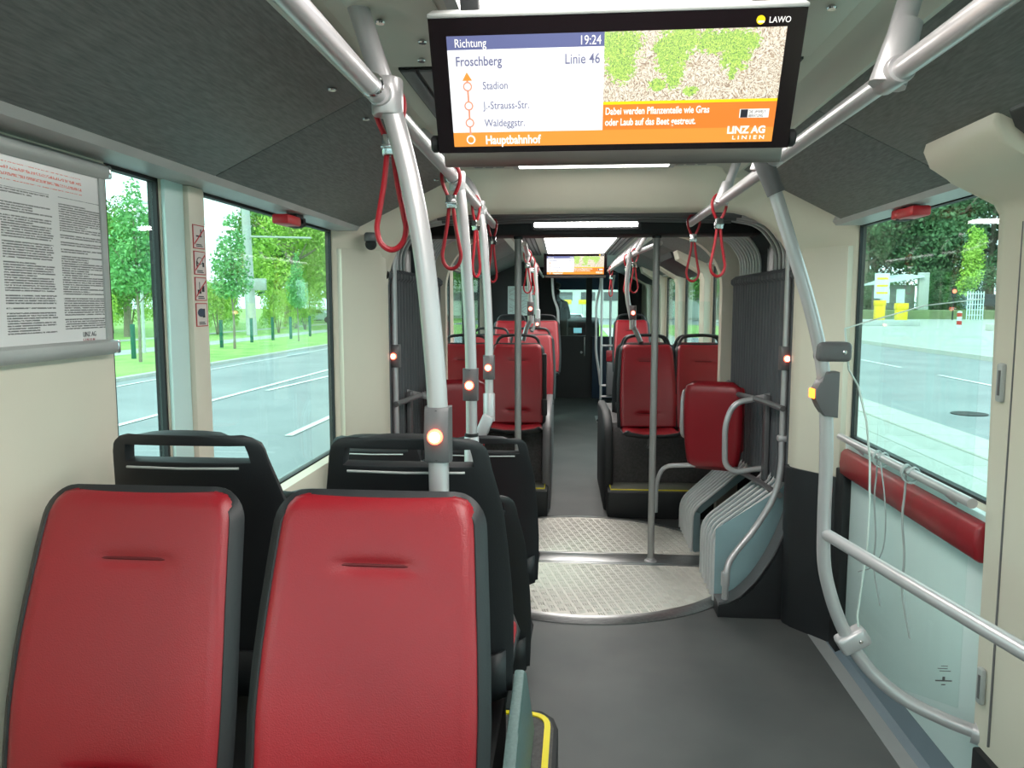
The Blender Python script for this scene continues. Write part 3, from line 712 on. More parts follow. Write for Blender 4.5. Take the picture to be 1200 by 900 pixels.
# ------------------------------------------------------------------ seats (local frame: sitter faces +Y, origin at the back of the cushion, z 0 = cushion top)
def hw_back(s):
    """half width of the back pad at height fraction s"""
    pts = ((0, .214), (.15, .219), (.35, .221), (.55, .217), (.72, .210), (.86, .204), (1.0, .197))
    for (a, wa), (b_, wb) in zip(pts, pts[1:]):
        if s <= b_: t = (s-a)/(b_-a); return wa+(wb-wa)*t
    return .197
BH = 0.615; RECL = 0.17
def back_pt(x, s, off):
    """point on the back: x across, s height fraction, off towards the sitter"""
    y = -RECL*s - 0.02*math.sin(PI*min(1, s))*-1
    return Vector((x, y+off, s*BH+0.01))
def back_pad(fw=1.0, fh=1.0):
    bm = B(); nu, ns = 26, 56; R = 0.055/BH; rows = []
    for j in range(ns+1):
        s = j/ns; hwv = hw_back(s)*fw
        if s > 1-R: hwv -= 0.055*(1-math.sqrt(max(0, 1-((s-(1-R))/R)**2)))
        row = []
        for i in range(nu+1):
            u = -1+2*i/nu; x = hwv*math.sin(u*PI/2)*1.0
            e = abs(x)/max(hwv, 1e-4); m = min((1-e)*hwv, (1-s)*BH+0.0)
            th = 0.030*(1-max(0, 1-m/0.028)**2.2)
            th += 0.010*(abs(x)/0.2)**2 - 0.005*math.exp(-((s-0.55)/0.25)**2)*(1-(abs(x)/0.21)**2)
            for gs_, gw in ((0.79, 0.075), (0.16, 0.085)):
                d = abs(s-gs_)*BH; fx = 1/(1+math.exp((abs(x)-gw)/0.006))
                th -= fx*(0.010*math.exp(-(d/0.0075)**2)+0.004*math.exp(-(d/0.025)**2))
            row.append(bm.verts.new(back_pt(x, s*fh, th)))
        rows.append(row)
    for a, b in zip(rows, rows[1:]):
        for i in range(nu): bm.faces.new((a[i], a[i+1], b[i+1], b[i]))
    return bm
def seam(sx, gw):
    bm = B(); pts = [back_pt(x*gw, sx, 0.0225) for x in (-1, -0.5, 0, 0.5, 1)]
    return tube(bm, pts, 0.0032, 6)
def seat_pad():
    bm = B(); nu, ns = 14, 12; rows = []
    for j in range(ns+1):
        t = j/ns; hwv = 0.198+0.012*t
        if t > 0.85: hwv -= 0.04*(1-math.sqrt(max(0, 1-((t-0.85)/0.15)**2)))
        row = []
        for i in range(nu+1):
            u = -1+2*i/nu; x = hwv*math.sin(u*PI/2)
            m = min(hwv-abs(x), (1-t)*0.40)
            z = 0.0+0.018*(abs(x)/0.2)**2-0.02*max(0, 1-m/0.03)**2 - 0.012*math.sin(PI*t)+0.03*(t**2)
            row.append(bm.verts.new((x, -0.01+0.42*t, z)))
        rows.append(row)
    for a, b in zip(rows, rows[1:]):
        for i in range(nu): bm.faces.new((a[i], a[i+1], b[i+1], b[i]))
    return bm
def shell_back(kind):
    """black back shell; kind 'tall' carries a grab slot above the pad"""
    bm = B(); H = BH+0.017
    top = H+(0.062 if kind == 'tall' else 0.0)
    ss = [0, .08, .2, .35, .5, .65, .8, .88, .905, .925, .945, .96, .973, .984, .993]
    zs = [H*s for s in ss]
    if kind == 'tall': zs = [H*s for s in (0, .08, .2, .35, .5, .65, .8, .88)]+[top-0.075, top-0.068, top-0.045, top-0.026, top-0.018, top-0.006, top]
    else: zs += [H-0.0018, H]
    def hwf(z):
        s = z/BH
        if kind == 'tall':
            wv = hw_back(min(s, 1))+0.010
            k0 = H*0.78
            if z > k0: wv -= 0.028*((z-k0)/(top-k0))**1.4
            r = 0.04
            if z > top-r: wv -= r*(1-math.sqrt(max(0, 1-((z-(top-r))/r)**2)))
            return wv
        wv = hw_back(min(s, 1))+0.016; r = 0.064
        if z > H-r: wv -= r*(1-math.sqrt(max(0, 1-((z-(H-r))/r)**2)))
        return wv
    us = [-1, -.96, -.88, -.80, -.6, -.3, 0, .3, .6, .80, .88, .96, 1]
    rows = []
    for z in zs:
        wv = hwf(z); row = []
        for u in us:
            off = 0.034*max(0, (abs(u)-.8)/.2)**1.5 if kind != 'tall' else 0.020*abs(u)**4
            if kind != 'tall': off = max(off, 0.034*max(0, 1-(H-z)/0.03)**1.5)
            y = -RECL*z/BH+0.02*math.sin(PI*min(1, z/BH))-0.016+off
            row.append(bm.verts.new((u*wv, y, z)))
        rows.append(row)
    for j, (a, b) in enumerate(zip(rows, rows[1:])):
        zc = (zs[j]+zs[j+1])/2
        for i in range(len(us)-1):
            uc = (us[i]+us[i+1])/2
            if kind == 'tall' and top-0.068 < zc < top-0.026 and abs(uc) < 0.80: continue
            bm.faces.new((a[i], a[i+1], b[i+1], b[i]))
    return bm
def seat_shell():
    bm = B(); rows = []
    prof = [(-0.05, 0.10), (-0.045, 0.02), (-0.02, -0.035), (0.06, -0.05), (0.2, -0.045), (0.36, -0.025), (0.425, 0.004)]
    for j, (y, z) in enumerate(prof):
        hwv = 0.212 if j < 5 else (0.218 if j == 5 else 0.19)
        rows.append([bm.verts.new((u*hwv, y, z+0.03*abs(u)**4+ (0.0))) for u in (-1, -.85, -.4, 0, .4, .85, 1)])
    for a, b in zip(rows, rows[1:]):
        for i in range(6): bm.faces.new((a[i], a[i+1], b[i+1], b[i]))
    return bm
def make_seat(kind, name='bus_seat'):
    t = thing(name, 'seat', 'seat')
    tl = kind == 'tall'
    bp_ = obj('backrest_pad', back_pad(0.86 if tl else 1.0, 0.93 if tl else 1.0), 'red', t, local=True, mods=(('SOLIDIFY', dict(thickness=0.004, offset=1)),), angle=80)
    if not tl:
        for a, g in ((0.79, 0.07), (0.16, 0.08)): obj('seam', seam(a, g), 'seam', bp_, local=True)
    obj('seat_pad', seat_pad(), 'red', t, local=True, angle=80)
    bs_ = obj('back_shell', shell_back('tall' if kind == 'tall' else 'low'), 'black', t, local=True, angle=80,
        mods=(('SOLIDIFY', dict(thickness=0.030, offset=-1 if kind != 'x' else 1)), ('BEVEL', dict(width=0.006, segments=2, limit_method='ANGLE', angle_limit=math.radians(40)))))
    obj('seat_shell', seat_shell(), 'black', t, local=True, angle=80, mods=(('SOLIDIFY', dict(thickness=0.012, offset=-1)),))
    if kind == 'tall':
        top = BH+0.074; y = -RECL*top/BH-0.02
        obj('slot_lip', tube(B(), [(-0.135, y+0.004, top-0.071), (0, y+0.002, top-0.073), (0.135, y+0.004, top-0.071)], 0.003, 6), 'trimgrey', bs_, local=True)
    if kind == 'hoop':
        hp = [(-0.185, -0.165, 0.50), (-0.175, -0.190, 0.61), (-0.145, -0.200, 0.672), (-0.06, -0.204, 0.690), (0, -0.205, 0.692), (0.06, -0.204, 0.690), (0.145, -0.200, 0.672), (0.175, -0.190, 0.61), (0.185, -0.165, 0.50)]
        obj('grab_hoop', tube(B(), catmull(hp, 6), 0.012, 8), 'black', t, local=True)
        obj('bracket', tube(B(), [(0, 0.12, -0.05), (0, 0.10, -0.12), (0, 0.02, -0.15)], 0.012, 8), 'greyplastic', t, local=True)
    return t
def put(o, loc, rot, label, group=None, first=False):
    if not first: o = copy_tree(o)
    o.location = loc; o.rotation_euler = (0, 0, rot)
    o['label'] = label
    if group: o['group'] = group
    return o
low = make_seat('low'); tall = make_seat('tall'); 
G = 'red seats of the rear section'
# nearest pair, facing the camera
put(low, (-0.392, 1.33, 0.595), PI, 'large red leather seat facing the camera, the right one of the nearest pair', G, True)
put(low, (-0.886, 1.33, 0.595), PI, 'large red leather seat facing the camera, against the left wall', G)
# back to back with them: black shells with a grab slot
put(tall, (-0.386, 1.885, 0.604), 0, 'black-backed seat with a grab slot right behind the nearest aisle seat', G, True)
put(tall, (-0.912, 1.885, 0.604), 0, 'black-backed seat whose open grab slot stands against the left window', G)
put(tall, (-0.392, 2.72, 0.262), 0, 'lower black-backed aisle seat in the second forward-facing row', G)
put(tall, (-0.872, 2.72, 0.262), 0, 'lower black-backed window seat mostly hidden between the nearest two seats', G)
put(tall, (-0.40, 3.42, 0.335), 0, 'black-backed aisle seat beside the turntable, third forward-facing row', G)
put(tall, (-0.885, 3.42, 0.335), 0, 'black-backed window seat before the left bellows', G)
# podium and pedestals under them
pod = thing('seat_podium', 'low podium with yellow-edged step and teal side under the near left seats', 'podium', (-0.6, 1.9, 0))
pts = [(WL+0.005, 0.2), (-0.055, 0.2), (-0.055, 2.42), (-0.07, 2.48), (-0.115, 2.525), (-0.18, 2.53), (WL+0.005, 2.53)]
obj('platform', prism(B(), pts, 'z', 0, 0.2, 0.006), 'void', pod)
obj('platform_top', prism(B(), [(WL+0.01, 0.22), (-0.07, 0.22), (-0.07, 2.41), (-0.083, 2.465), (-0.122, 2.505), (-0.18, 2.51), (WL+0.01, 2.51)], 'z', 0.199, 0.205), 'podium', pod)
obj('yellow_strip', sweep_rect(B(), fillet([(-0.34, 2.49, 0.207), (-0.09, 2.49, 0.207), (-0.09, 0.3, 0.207)], 0.08, 6), 0.006, 0.02, (0, 0, 1)), 'yellow', pod)
obj('teal_side', prism(B(), [(0.6, 0.2), (0.6, 0.52), (1.5, 0.52), (1.70, 0.60), (1.93, 0.64), (2.0, 0.60), (2.40, 0.206)], 'x', -0.160, -0.132, 0.006), 'teal', pod)
obj('seat_box', box(B(), WL+0.01, -0.19, 0.7, 2.02, 0.2, 0.52, 0.01), 'void', pod)
for y, x, z in ((2.94, -0.392, 0.205), (2.94, -0.872, 0.205), (3.64, -0.40, 0.275), (3.64, -0.885, 0.275)):
    ped = single('seat_pedestal', box(B(), x-0.12, x+0.12, y-0.14, y+0.14, 0.0, z, 0.02), 'void', 'dark pedestal under the %s seat of the %s forward-facing row' % ('aisle' if x > -0.6 else 'window', 'second' if y < 3 else 'third'), 'pedestal', 'seat pedestals')

# perch seats folded up by the bellows
def perch(x, y, z, rot, label, s):
    t = thing('folding_seat', label, 'folding seat', (x, y, z), rot)
    b = B(); rows = []; n = 12; ns = 16
    for j in range(ns+1):
        v = j/ns; hwv = 0.185-0.02*(2*v-1)**2-0.015*(1-v)
        e = min(v, 1-v)*0.50
        if e < 0.05: hwv -= 0.05*(1-math.sqrt(max(0, 1-(1-e/0.05)**2)))
        row = []
        for i in range(n+1):
            u = math.sin((-1+2*i/n)*PI/2); xx = u*hwv; m = min(hwv-abs(xx), e)
            row.append(b.verts.new((xx, -0.012-0.030*(1-max(0, 1-m/0.03)**2.2)+0.012*math.cos(PI*v), v*0.54)))
        rows.append(row)
    for a, c in zip(rows, rows[1:]):
        for i in range(n): b.faces.new((a[i], a[i+1], c[i+1], c[i]))
    obj('back_pad', b, 'red', t, local=True, angle=80, mods=(('SOLIDIFY', dict(thickness=0.02, offset=-1)),))
    obj('seat_pad', box(B(), -0.165, 0.165, 0.035, 0.105, 0.10, 0.50, 0.02, 3), 'redside', t, local=True)
    obj('hinge_plate', box(B(), -0.12, 0.12, 0.005, 0.04, 0.0, 0.14, 0.006), 'redside', t, local=True)
    obj('side_tube', tube(B(), fillet([(-s*0.185, 0.20, 0.48), (-s*0.19, 0.0, 0.46), (-s*0.19, -0.01, 0.20), (-s*0.185, 0.15, 0.16)], 0.07, 6), 0.013, 10), 'rail', t, local=True)
    obj('support_leg', tube(B(), fillet([(-0.10, 0.0, 0.02), (-0.30, -0.02, 0.0), (-0.34, -0.02, -0.12), (-0.34, -0.02, -0.30)], 0.08, 5), 0.014, 10), 'rail', t, local=True)
    return t
perch(0.815, 4.66, 0.60, math.radians(-22), 'red folded-up perch seat by the right bellows', 1)
perch(-0.735, 4.66, 0.60, math.radians(22), 'red folded-up perch seat by the left bellows behind the poles', -1)
for s, nm in ((1, 'right'), (-1, 'left')):
    xo = XC+s*1.0
    t = thing('guard_rail', 'pair of grey horizontal guard bars across the %s bellows curtain' % nm, 'guard rail', (xo, 4.4, 0.5))
    for z in (1.07, 0.62):
        obj('bar', tube(B(), catmull([(xo, 3.97, z), (xo-s*0.05, 4.3, z+0.005), (xo-s*0.12, 4.75, z), (xo-s*0.02, 5.3, z)], 5), 0.016, 8), 'greyplastic', t)
    obj('bar_plate', box(B(), xo-0.012, xo+0.012, 4.28, 4.34, 0.60, 1.10, 0.003), 'greyplastic', t)

for s, nm in ((1, 'right'), (-1, 'left')):
    xo = XC+s*1.0
    single('perch_guard', tube(B(), fillet([(xo+s*0.05, 4.35, 1.095), (XC+s*0.83, 4.35, 1.05), (XC+s*0.785, 4.35, 0.93), (XC+s*0.79, 4.35, 0.70), (XC+s*0.84, 4.35, 0.655), (xo+s*0.05, 4.35, 0.69)], 0.06, 5), 0.0165, 12), 'rail', 'pale bent guard tube in front of the %s folded perch seat' % nm, 'guard rail')

# scrap of paper on the floor
pb = B(); rows = []
for i in range(6):
    rows.append([pb.verts.new((-0.165+0.028*i+0.008*j, 5.45+0.045*j-0.006*i, 0.004+0.016*max(0, math.sin(i*1.1+j*0.6)))) for j in range(6)])
for a, c in zip(rows, rows[1:]):
    for i in range(5): pb.faces.new((a[i], a[i+1], c[i+1], c[i]))
single('scrap_paper', pb, 'paper', 'crumpled sheet of paper on the floor just beyond the turntable', 'paper', mods=(('SOLIDIFY', dict(thickness=0.002)),))

# ------------------------------------------------------------------ display
TEXTS = []
def text(s, size, x, z, parent, mat, y=-0.0135, align='LEFT', bold=0.0, sx=0.82):
    cu = bpy.data.curves.new('lettering', 'FONT'); cu.body = s; cu.size = size; cu.align_x = align
    cu.extrude = 0.0003; cu.offset = bold; cu.resolution_u = 3
    cu.materials.append(mt[mat])
    o = bpy.data.objects.new('lettering', cu); col.objects.link(o); o.parent = parent
    o.location = (x, y, z); o.rotation_euler = (PI/2, 0, 0); o.scale = (sx, 1, 1); TEXTS.append(o)
    return o
for k, c in (('s_white', (248, 249, 253)), ('s_head', (98, 104, 148)), ('s_text', (108, 110, 142)), ('s_or', (240, 150, 60)), ('s_or2', (245, 128, 48)), ('s_yel', (252, 214, 20)), ('s_line', (226, 150, 120)), ('s_whitetext', (255, 252, 246)), ('s_dark', (40, 40, 50))):
    mt[k] = EM('screen_'+k, srgb(*c), SCREEN_E)
# garden picture on the screen
pm, n, l, b = newmat('screen_garden_picture')
t_ = n.new('ShaderNodeTexCoord')
def noise(sc_, det=5, dist=0.0, st=None):
    o = n.new('ShaderNodeTexNoise'); o.inputs['Scale'].default_value = sc_; o.inputs['Detail'].default_value = det; o.inputs['Distortion'].default_value = dist
    if st:
        mp = n.new('ShaderNodeMapping'); mp.inputs['Scale'].default_value = st[0]; mp.inputs['Rotation'].default_value = st[1]; l.new(t_.outputs['Object'], mp.inputs[0]); l.new(mp.outputs[0], o.inputs['Vector'])
    else: l.new(t_.outputs['Object'], o.inputs['Vector'])
    return o
def ramp(src, stops):
    r = n.new('ShaderNodeValToRGB'); e = r.color_ramp.elements
    while len(e) < len(stops): e.new(0.5)
    for i, (p, c) in enumerate(stops): e[i].position = p; e[i].color = (*c, 1)
    l.new(src, r.inputs['Fac']); return r
straw = ramp(noise(46, 8, 7.0).outputs['Fac'], [(0.34, srgb(104, 66, 46)), (0.43, srgb(196, 164, 128)), (0.50, srgb(238, 224, 196)), (0.62, srgb(255, 252, 236))])
green = ramp(noise(110, 5, 4.0).outputs['Fac'], [(0.34, srgb(58, 104, 14)), (0.47, srgb(140, 206, 18)), (0.60, srgb(220, 250, 90))])
# clumps: distances to a few plant centres, in picture metres
sep = n.new('ShaderNodeSeparateXYZ'); l.new(t_.outputs['Object'], sep.inputs[0])
def mth(op, a, b_=None):
    o = n.new('ShaderNodeMath'); o.operation = op
    for i, v in enumerate((a, b_)):
        if v is None: continue
        if isinstance(v, (int, float)): o.inputs[i].default_value = v
        else: l.new(v, o.inputs[i])
    return o.outputs[0]
mn = None
for cx, cz, rx, rz in ((0.010, 0.085, 0.05, 0.035), (0.018, 0.048, 0.03, 0.035), (0.12, 0.072, 0.035, 0.045), (0.145, 0.095, 0.04, 0.025), (0.128, 0.03, 0.018, 0.03), (0.21, 0.09, 0.05, 0.022), (0.25, 0.065, 0.03, 0.035), (0.26, 0.09, 0.04, 0.02), (0.248, 0.035, 0.008, 0.02), (0.093, 0.008, 0.02, 0.012), (0.165, -0.006, 0.015, 0.010)):
    dx = mth('DIVIDE', mth('SUBTRACT', sep.outputs['X'], cx), rx); dz = mth('DIVIDE', mth('SUBTRACT', sep.outputs['Z'], cz), rz)
    d = mth('ADD', mth('MULTIPLY', dx, dx), mth('MULTIPLY', dz, dz))
    mn = d if mn is None else mth('MINIMUM', mn, d)
edge_n = noise(85, 6, 2.0)
q = mth('SUBTRACT', mn, mth('MULTIPLY', mth('SUBTRACT', edge_n.outputs['Fac'], 0.5), 4.2))
msk = mth('LESS_THAN', q, 1.0)
mx = n.new('ShaderNodeMix'); mx.data_type = 'RGBA'
l.new(msk, mx.inputs[0]); l.new(straw.outputs['Color'], mx.inputs[6]); l.new(green.outputs['Color'], mx.inputs[7])
l.new(mx.outputs[2], b.inputs['Emission Color']); b.inputs['Emission Strength'].default_value = SCREEN_E
b.inputs['Base Color'].default_value = (0.1, 0.1, 0.1, 1)
mt['s_pic'] = pm
def display(loc, tilt, label):
    t = thing('passenger_display', label, 'display', loc); t.rotation_euler = (tilt, 0, 0)
    W_, H_ = 0.347, 0.114
    obj('housing', prism(B(), [(-0.385, 0.150), (-0.385, -0.128), (0.385, -0.128), (0.385, 0.150)], 'y', -0.002, 0.05, 0.008), 'bezel', t, local=True)
    f = B(); y0, y1 = -0.010, -0.002
    box(f, -0.383, -W_, y0, y1, -0.128, 0.148); box(f, W_, 0.383, y0, y1, -0.128, 0.148)
    box(f, -W_, W_, y0, y1, H_, 0.148); box(f, -W_, W_, y0, y1, -0.128, -H_)
    obj('bezel', f, 'bezel', t, smooth=False, local=True)
    obj('top_edge', box(B(), -0.385, 0.385, -0.012, 0.05, 0.148, 0.158, 0.004), 'trimgrey', t, local=True)
    obj('lower_bar', prism(B(), [(-0.012, -0.128), (-0.014, -0.150), (-0.008, -0.160), (0.0, -0.163), (0.05, -0.163), (0.05, -0.128)], 'x', -0.372, 0.372, 0.003), 'tvbar', t, local=True)
    for s in (-1, 1):
        obj('side_knob', lathe(B(), [(0.016, 0), (0.019, s*0.004), (0.019, s*0.014), (0.015, s*0.018)], (s*0.385, 0.02, -0.115), 'x', 16), 'void', t, local=True)
        obj('hanger_arm', box(B(), s*0.30-0.02, s*0.30+0.02, 0.03, 0.06, 0.10, 0.22, 0.005), 'void', t, local=True)
    S = lambda nm, x0, x1, z0, z1, m, y=-0.0105: obj(nm, box(B(), x0, x1, y, -0.002, z0, z1), m, t, smooth=False, local=True)
    xs = -0.018
    rp_ = S('screen_route_panel', -W_, xs, -0.083, 0.087, 's_white'); sh_ = S('screen_header', -W_, xs, 0.087, H_, 's_head')
    sf_ = S('screen_footer', -W_, W_, -H_, -0.083, 's_or', -0.0104)
    S('screen_picture', xs, W_, -0.024, H_, 's_pic'); S('screen_yellow_line', xs, W_, -0.030, -0.024, 's_yel'); sc_ = S('screen_caption', xs, W_, -0.083, -0.030, 's_or2')
    text('Richtung', 0.0235, -0.331, 0.0925, sh_, 's_whitetext'); text('19:24', 0.0255, xs-0.006, 0.0915, sh_, 's_whitetext', align='RIGHT')
    text('Froschberg', 0.0265, -0.331, 0.056, rp_, 's_text', bold=0.0004); text('Linie 46', 0.0285, xs-0.008, 0.055, rp_, 's_text', align='RIGHT', bold=0.0002)
    for i, (s_, z) in enumerate((('Stadion', 0.008), ('J.-Strauss-Str.', -0.033), ('Waldeggstr.', -0.070))): text(s_, 0.0225, -0.276, z, rp_, 's_text', bold=0.0001)
    text('Hauptbahnhof', 0.026, -0.276, -0.108, sf_, 's_whitetext', bold=0.0007)
    S('route_line', -0.3105, -0.3065, -0.095, 0.030, 's_line', -0.0112)
    ar = prism(B(), [(-0.319, 0.026), (-0.298, 0.026), (-0.3085, 0.043)], 'y', -0.0125, -0.0108); obj('route_arrow', ar, 's_or', t, smooth=False, local=True)
    for z, m in ((0.014, 's_line'), (-0.026, 's_line'), (-0.062, 's_line'), (-0.0985, 's_whitetext')):
        r = B(); lathe(r, [(0.0098, -0.0105), (0.0098, -0.0122)], (-0.3085, 0, z), 'y', 20); obj('stop_ring', r, m, t, smooth=False, local=True)
        r = B(); lathe(r, [(0.0068, -0.0105), (0.0068, -0.0128)], (-0.3085, 0, z), 'y', 20); obj('stop_dot', r, 's_white' if m != 's_whitetext' else 's_or', t, smooth=False, local=True)
    text('Dabei werden Pflanzenteile wie Gras', 0.0205, xs+0.005, -0.050, sc_, 's_whitetext', bold=0.0004, sx=0.72)
    text('oder Laub auf das Beet gestreut.', 0.0205, xs+0.005, -0.073, sc_, 's_whitetext', bold=0.0004, sx=0.72)
    S('logo_card', 0.272, 0.333, -0.063, -0.045, 's_whitetext', -0.0112); S('logo_square', 0.274, 0.289, -0.0625, -0.0455, 's_dark', -0.0116)
    text('DIE UMWELT', 0.0085, 0.291, -0.0535, t, 's_dark', sx=0.7, y=-0.0118); text('BERATUNG', 0.0085, 0.291, -0.0615, t, 's_dark', sx=0.7, y=-0.0118)
    text('LINZ AG', 0.021, 0.330, -0.0945, t, 's_whitetext', align='RIGHT', bold=0.0008, sx=1.0)
    text('L I N I E N', 0.0115, 0.330, -0.1075, t, 's_whitetext', align='RIGHT', bold=0.0002, sx=1.35)
    text('LAWO', 0.016, 0.352, 0.122, t, 's_whitetext', align='RIGHT', sx=0.9)
    lg = B(); lathe(lg, [(0.0085, -0.0100), (0.0085, -0.0115)], (0.293, 0, 0.1275), 'y', 18); obj('maker_emblem', lg, 's_yel', t, smooth=False, local=True)
    S('maker_emblem_bar', 0.288, 0.300, 0.1225, 0.1260, 's_whitetext', -0.0119)
    return t
nd = display((0.062, 1.595, 2.026), 0.457, 'large near passenger display hanging from the ceiling with route and garden picture')
nd.scale = (0.932, 0.932, 0.932)

# ------------------------------------------------------------------ framed poster on the left wall
pt, n, l, b = newmat('poster_print')
t_ = n.new('ShaderNodeTexCoord'); sep = n.new('ShaderNodeSeparateXYZ'); l.new(t_.outputs['Object'], sep.inputs[0])
Y_, Z_ = sep.outputs['Y'], sep.outputs['Z']       # local metres: y across, z up, centre of the sheet
yy = mth('ADD', Y_, 0.36); colw = 0.176
cid = mth('FLOOR', mth('DIVIDE', yy, colw)); cf = mth('MODULO', yy, colw)
row = mth('FLOOR', mth('DIVIDE', mth('ADD', Z_, 1.0), 0.0052)); rf_ = mth('MODULO', mth('ADD', Z_, 1.0), 0.0052)
comb = n.new('ShaderNodeCombineXYZ'); l.new(cid, comb.inputs[0]); l.new(row, comb.inputs[1])
wnz = n.new('ShaderNodeTexWhiteNoise'); wnz.noise_dimensions = '2D'; l.new(comb.outputs[0], wnz.inputs['Vector'])
rlen = mth('ADD', mth('MULTIPLY', mth('GREATER_THAN', wnz.outputs['Value'], 0.28), 0.05), mth('ADD', 0.10, mth('MULTIPLY', wnz.outputs['Value'], 0.012)))
blk = n.new('ShaderNodeTexWhiteNoise'); blk.noise_dimensions = '2D'
comb2 = n.new('ShaderNodeCombineXYZ'); l.new(cid, comb2.inputs[0]); l.new(mth('FLOOR', mth('DIVIDE', row, 1.0)), comb2.inputs[1]); l.new(comb2.outputs[0], blk.inputs['Vector'])
ink = mth('MULTIPLY', mth('LESS_THAN', rf_, 0.0030), mth('LESS_THAN', cf, rlen))
ink = mth('MULTIPLY', ink, mth('GREATER_THAN', cf, 0.008))
ink = mth('MULTIPLY', ink, mth('GREATER_THAN', wnz.outputs['Value'], 0.13))
wrd = n.new('ShaderNodeTexNoise'); wrd.inputs['Scale'].default_value = 260; l.new(t_.outputs['Object'], wrd.inputs['Vector'])
ink = mth('MULTIPLY', ink, mth('GREATER_THAN', wrd.outputs['Fac'], 0.40))
body = mth('MULTIPLY', mth('LESS_THAN', Z_, 0.135), mth('GREATER_THAN', Z_, -0.165))
ink = mth('MULTIPLY', ink, body)
hdn = mth('MULTIPLY', mth('GREATER_THAN', Z_, 0.148), mth('LESS_THAN', Z_, 0.185))
hl = mth('MULTIPLY', mth('LESS_THAN', mth('MODULO', mth('ADD', Z_, 1.0), 0.013), 0.006), hdn)
hl = mth('MULTIPLY', hl, mth('MULTIPLY', mth('LESS_THAN', Y_, 0.26), mth('GREATER_THAN', wrd.outputs['Fac'], 0.47)))
m1 = n.new('ShaderNodeMix'); m1.data_type = 'RGBA'; m1.inputs[6].default_value = (*srgb(226, 222, 222), 1); m1.inputs[7].default_value = (*srgb(84, 82, 82), 1); l.new(mth('MULTIPLY', ink, 0.85), m1.inputs[0])
m2 = n.new('ShaderNodeMix'); m2.data_type = 'RGBA'; m2.inputs[7].default_value = (*srgb(220, 130, 120), 1); l.new(hl, m2.inputs[0]); l.new(m1.outputs[2], m2.inputs[6])
l.new(m2.outputs[2], b.inputs['Base Color']); b.inputs['Roughness'].default_value = 0.25
mt['poster'] = pt
po = thing('framed_notice', 'notice sheet of small print in a silver clip frame on the left wall', 'notice', (WL+0.012, 1.457, 1.70))
obj('sheet', box(B(), 0.0, 0.003, -0.36, 0.325, -0.195, 0.205), 'poster', po, smooth=False, local=True)
for z, nm in ((0.215, 'top_rail'), (-0.205, 'bottom_rail')):
    obj(nm, prism(B(), [(-0.008, z-0.018), (0.008, z-0.018), (0.018, z-0.010), (0.021, z), (0.018, z+0.012), (0.008, z+0.019), (-0.008, z+0.019)], 'y', -0.37, 0.345, 0.002), 'trimgrey', po, local=True)
    for y in (-0.375, 0.350): obj('end_cap', box(B(), -0.005, 0.020, y-0.006, y+0.006, z-0.016, z+0.016, 0.004), 'chrome', po, local=True)
obj('side_rail', box(B(), -0.004, 0.008, 0.322, 0.342, -0.20, 0.20, 0.002), 'trimgrey', po, local=True)
lt = text('LINZ AG', 0.016, 0, 0, po, 'greyplastic'); lt.rotation_euler = (PI/2, 0, PI/2); lt.location = (0.0035, 0.235, -0.176); lt.scale = (0.8, 1, 1)
lt = text('L I N I E N', 0.008, 0, 0, po, 'strap'); lt.rotation_euler = (PI/2, 0, PI/2); lt.location = (0.0035, 0.235, -0.186); lt.scale = (1.2, 1, 1)

# ------------------------------------------------------------------ pillar stickers
struct('trim_15', box(B(), WL, WL+0.028, 2.188, 2.287, 0.90, 1.945, 0.010), 'beige')
def stick(z, label, marks, cat='sticker'):
    t = thing('sticker', label, cat, (WL+0.0285, 2.235, z)); t.scale = (1, 0.88, 0.53)
    a, h = 0.040, 0.066
    obj('border', prism(B(), fillet([(0, -a), (0, 0)], .01)[:0] or [(-a, 0), (a, 0), (a, 2*h), (-a, 2*h)], 'x', 0, 0.0012, 0.0), 'redside', t, smooth=False, local=True)
    obj('field', box(B(), 0.0012, 0.0018, -a+0.005, a-0.005, 0.005, 2*h-0.005), 'paper', t, smooth=False, local=True)
    mk = B()
    for (y0, y1, z0, z1) in marks: box(mk, 0.0018, 0.0023, y0, y1, z0, z1)
    for k in range(2): box(mk, 0.0018, 0.0023, -0.022, 0.022-0.006*k, 0.012+0.009*k, 0.017+0.009*k)
    obj('pictogram', mk, 'void', t, smooth=False, local=True)
    return t
def slash(t):
    b = B(); a, h = 0.034, 0.060
    vs = [(-a, 0.030), (-a, 0.020), (a, 0.108), (a, 0.118)]
    prism(b, vs, 'x', 0.0023, 0.0029); obj('slash', b, 'redside', t, smooth=False, local=True)
slash(stick(1.763, 'red-framed no smoking sticker, topmost on the left pillar', [(-0.020, 0.018, 0.066, 0.074), (0.010, 0.016, 0.076, 0.110)]))
def disc_mark(t, y, z, r, r2=None, m='void'):
    b = B(); lathe(b, [(r, 0.0018), (r, 0.0024)], (0, y, z), 'x', 18); obj('pictogram_disc', b, m, t, smooth=False, local=True)
s2 = stick(1.686, 'red-framed no headphones sticker, second from top on the left pillar', [(-0.026, -0.018, 0.045, 0.075), (0.016, 0.028, 0.045, 0.07)])
disc_mark(s2, -0.002, 0.078, 0.021); b = B(); lathe(b, [(0.017, 0.0024), (0.017, 0.0028)], (0, -0.002, 0.078), 'x', 18); obj('pictogram_disc', b, 'paper', s2, smooth=False, local=True); slash(s2)
s3 = stick(1.609, 'red-framed no eating sticker, third from top on the left pillar', [(-0.024, 0.0, 0.040, 0.062), (-0.012, -0.008, 0.062, 0.105), (0.006, 0.022, 0.050, 0.084)]); slash(s3)
s4 = stick(1.532, 'red-framed blue phone sticker without slash, lowest on the left pillar', [(0.004, 0.02, 0.05, 0.10)]); disc_mark(s4, -0.006, 0.078, 0.024, m='bluedark')

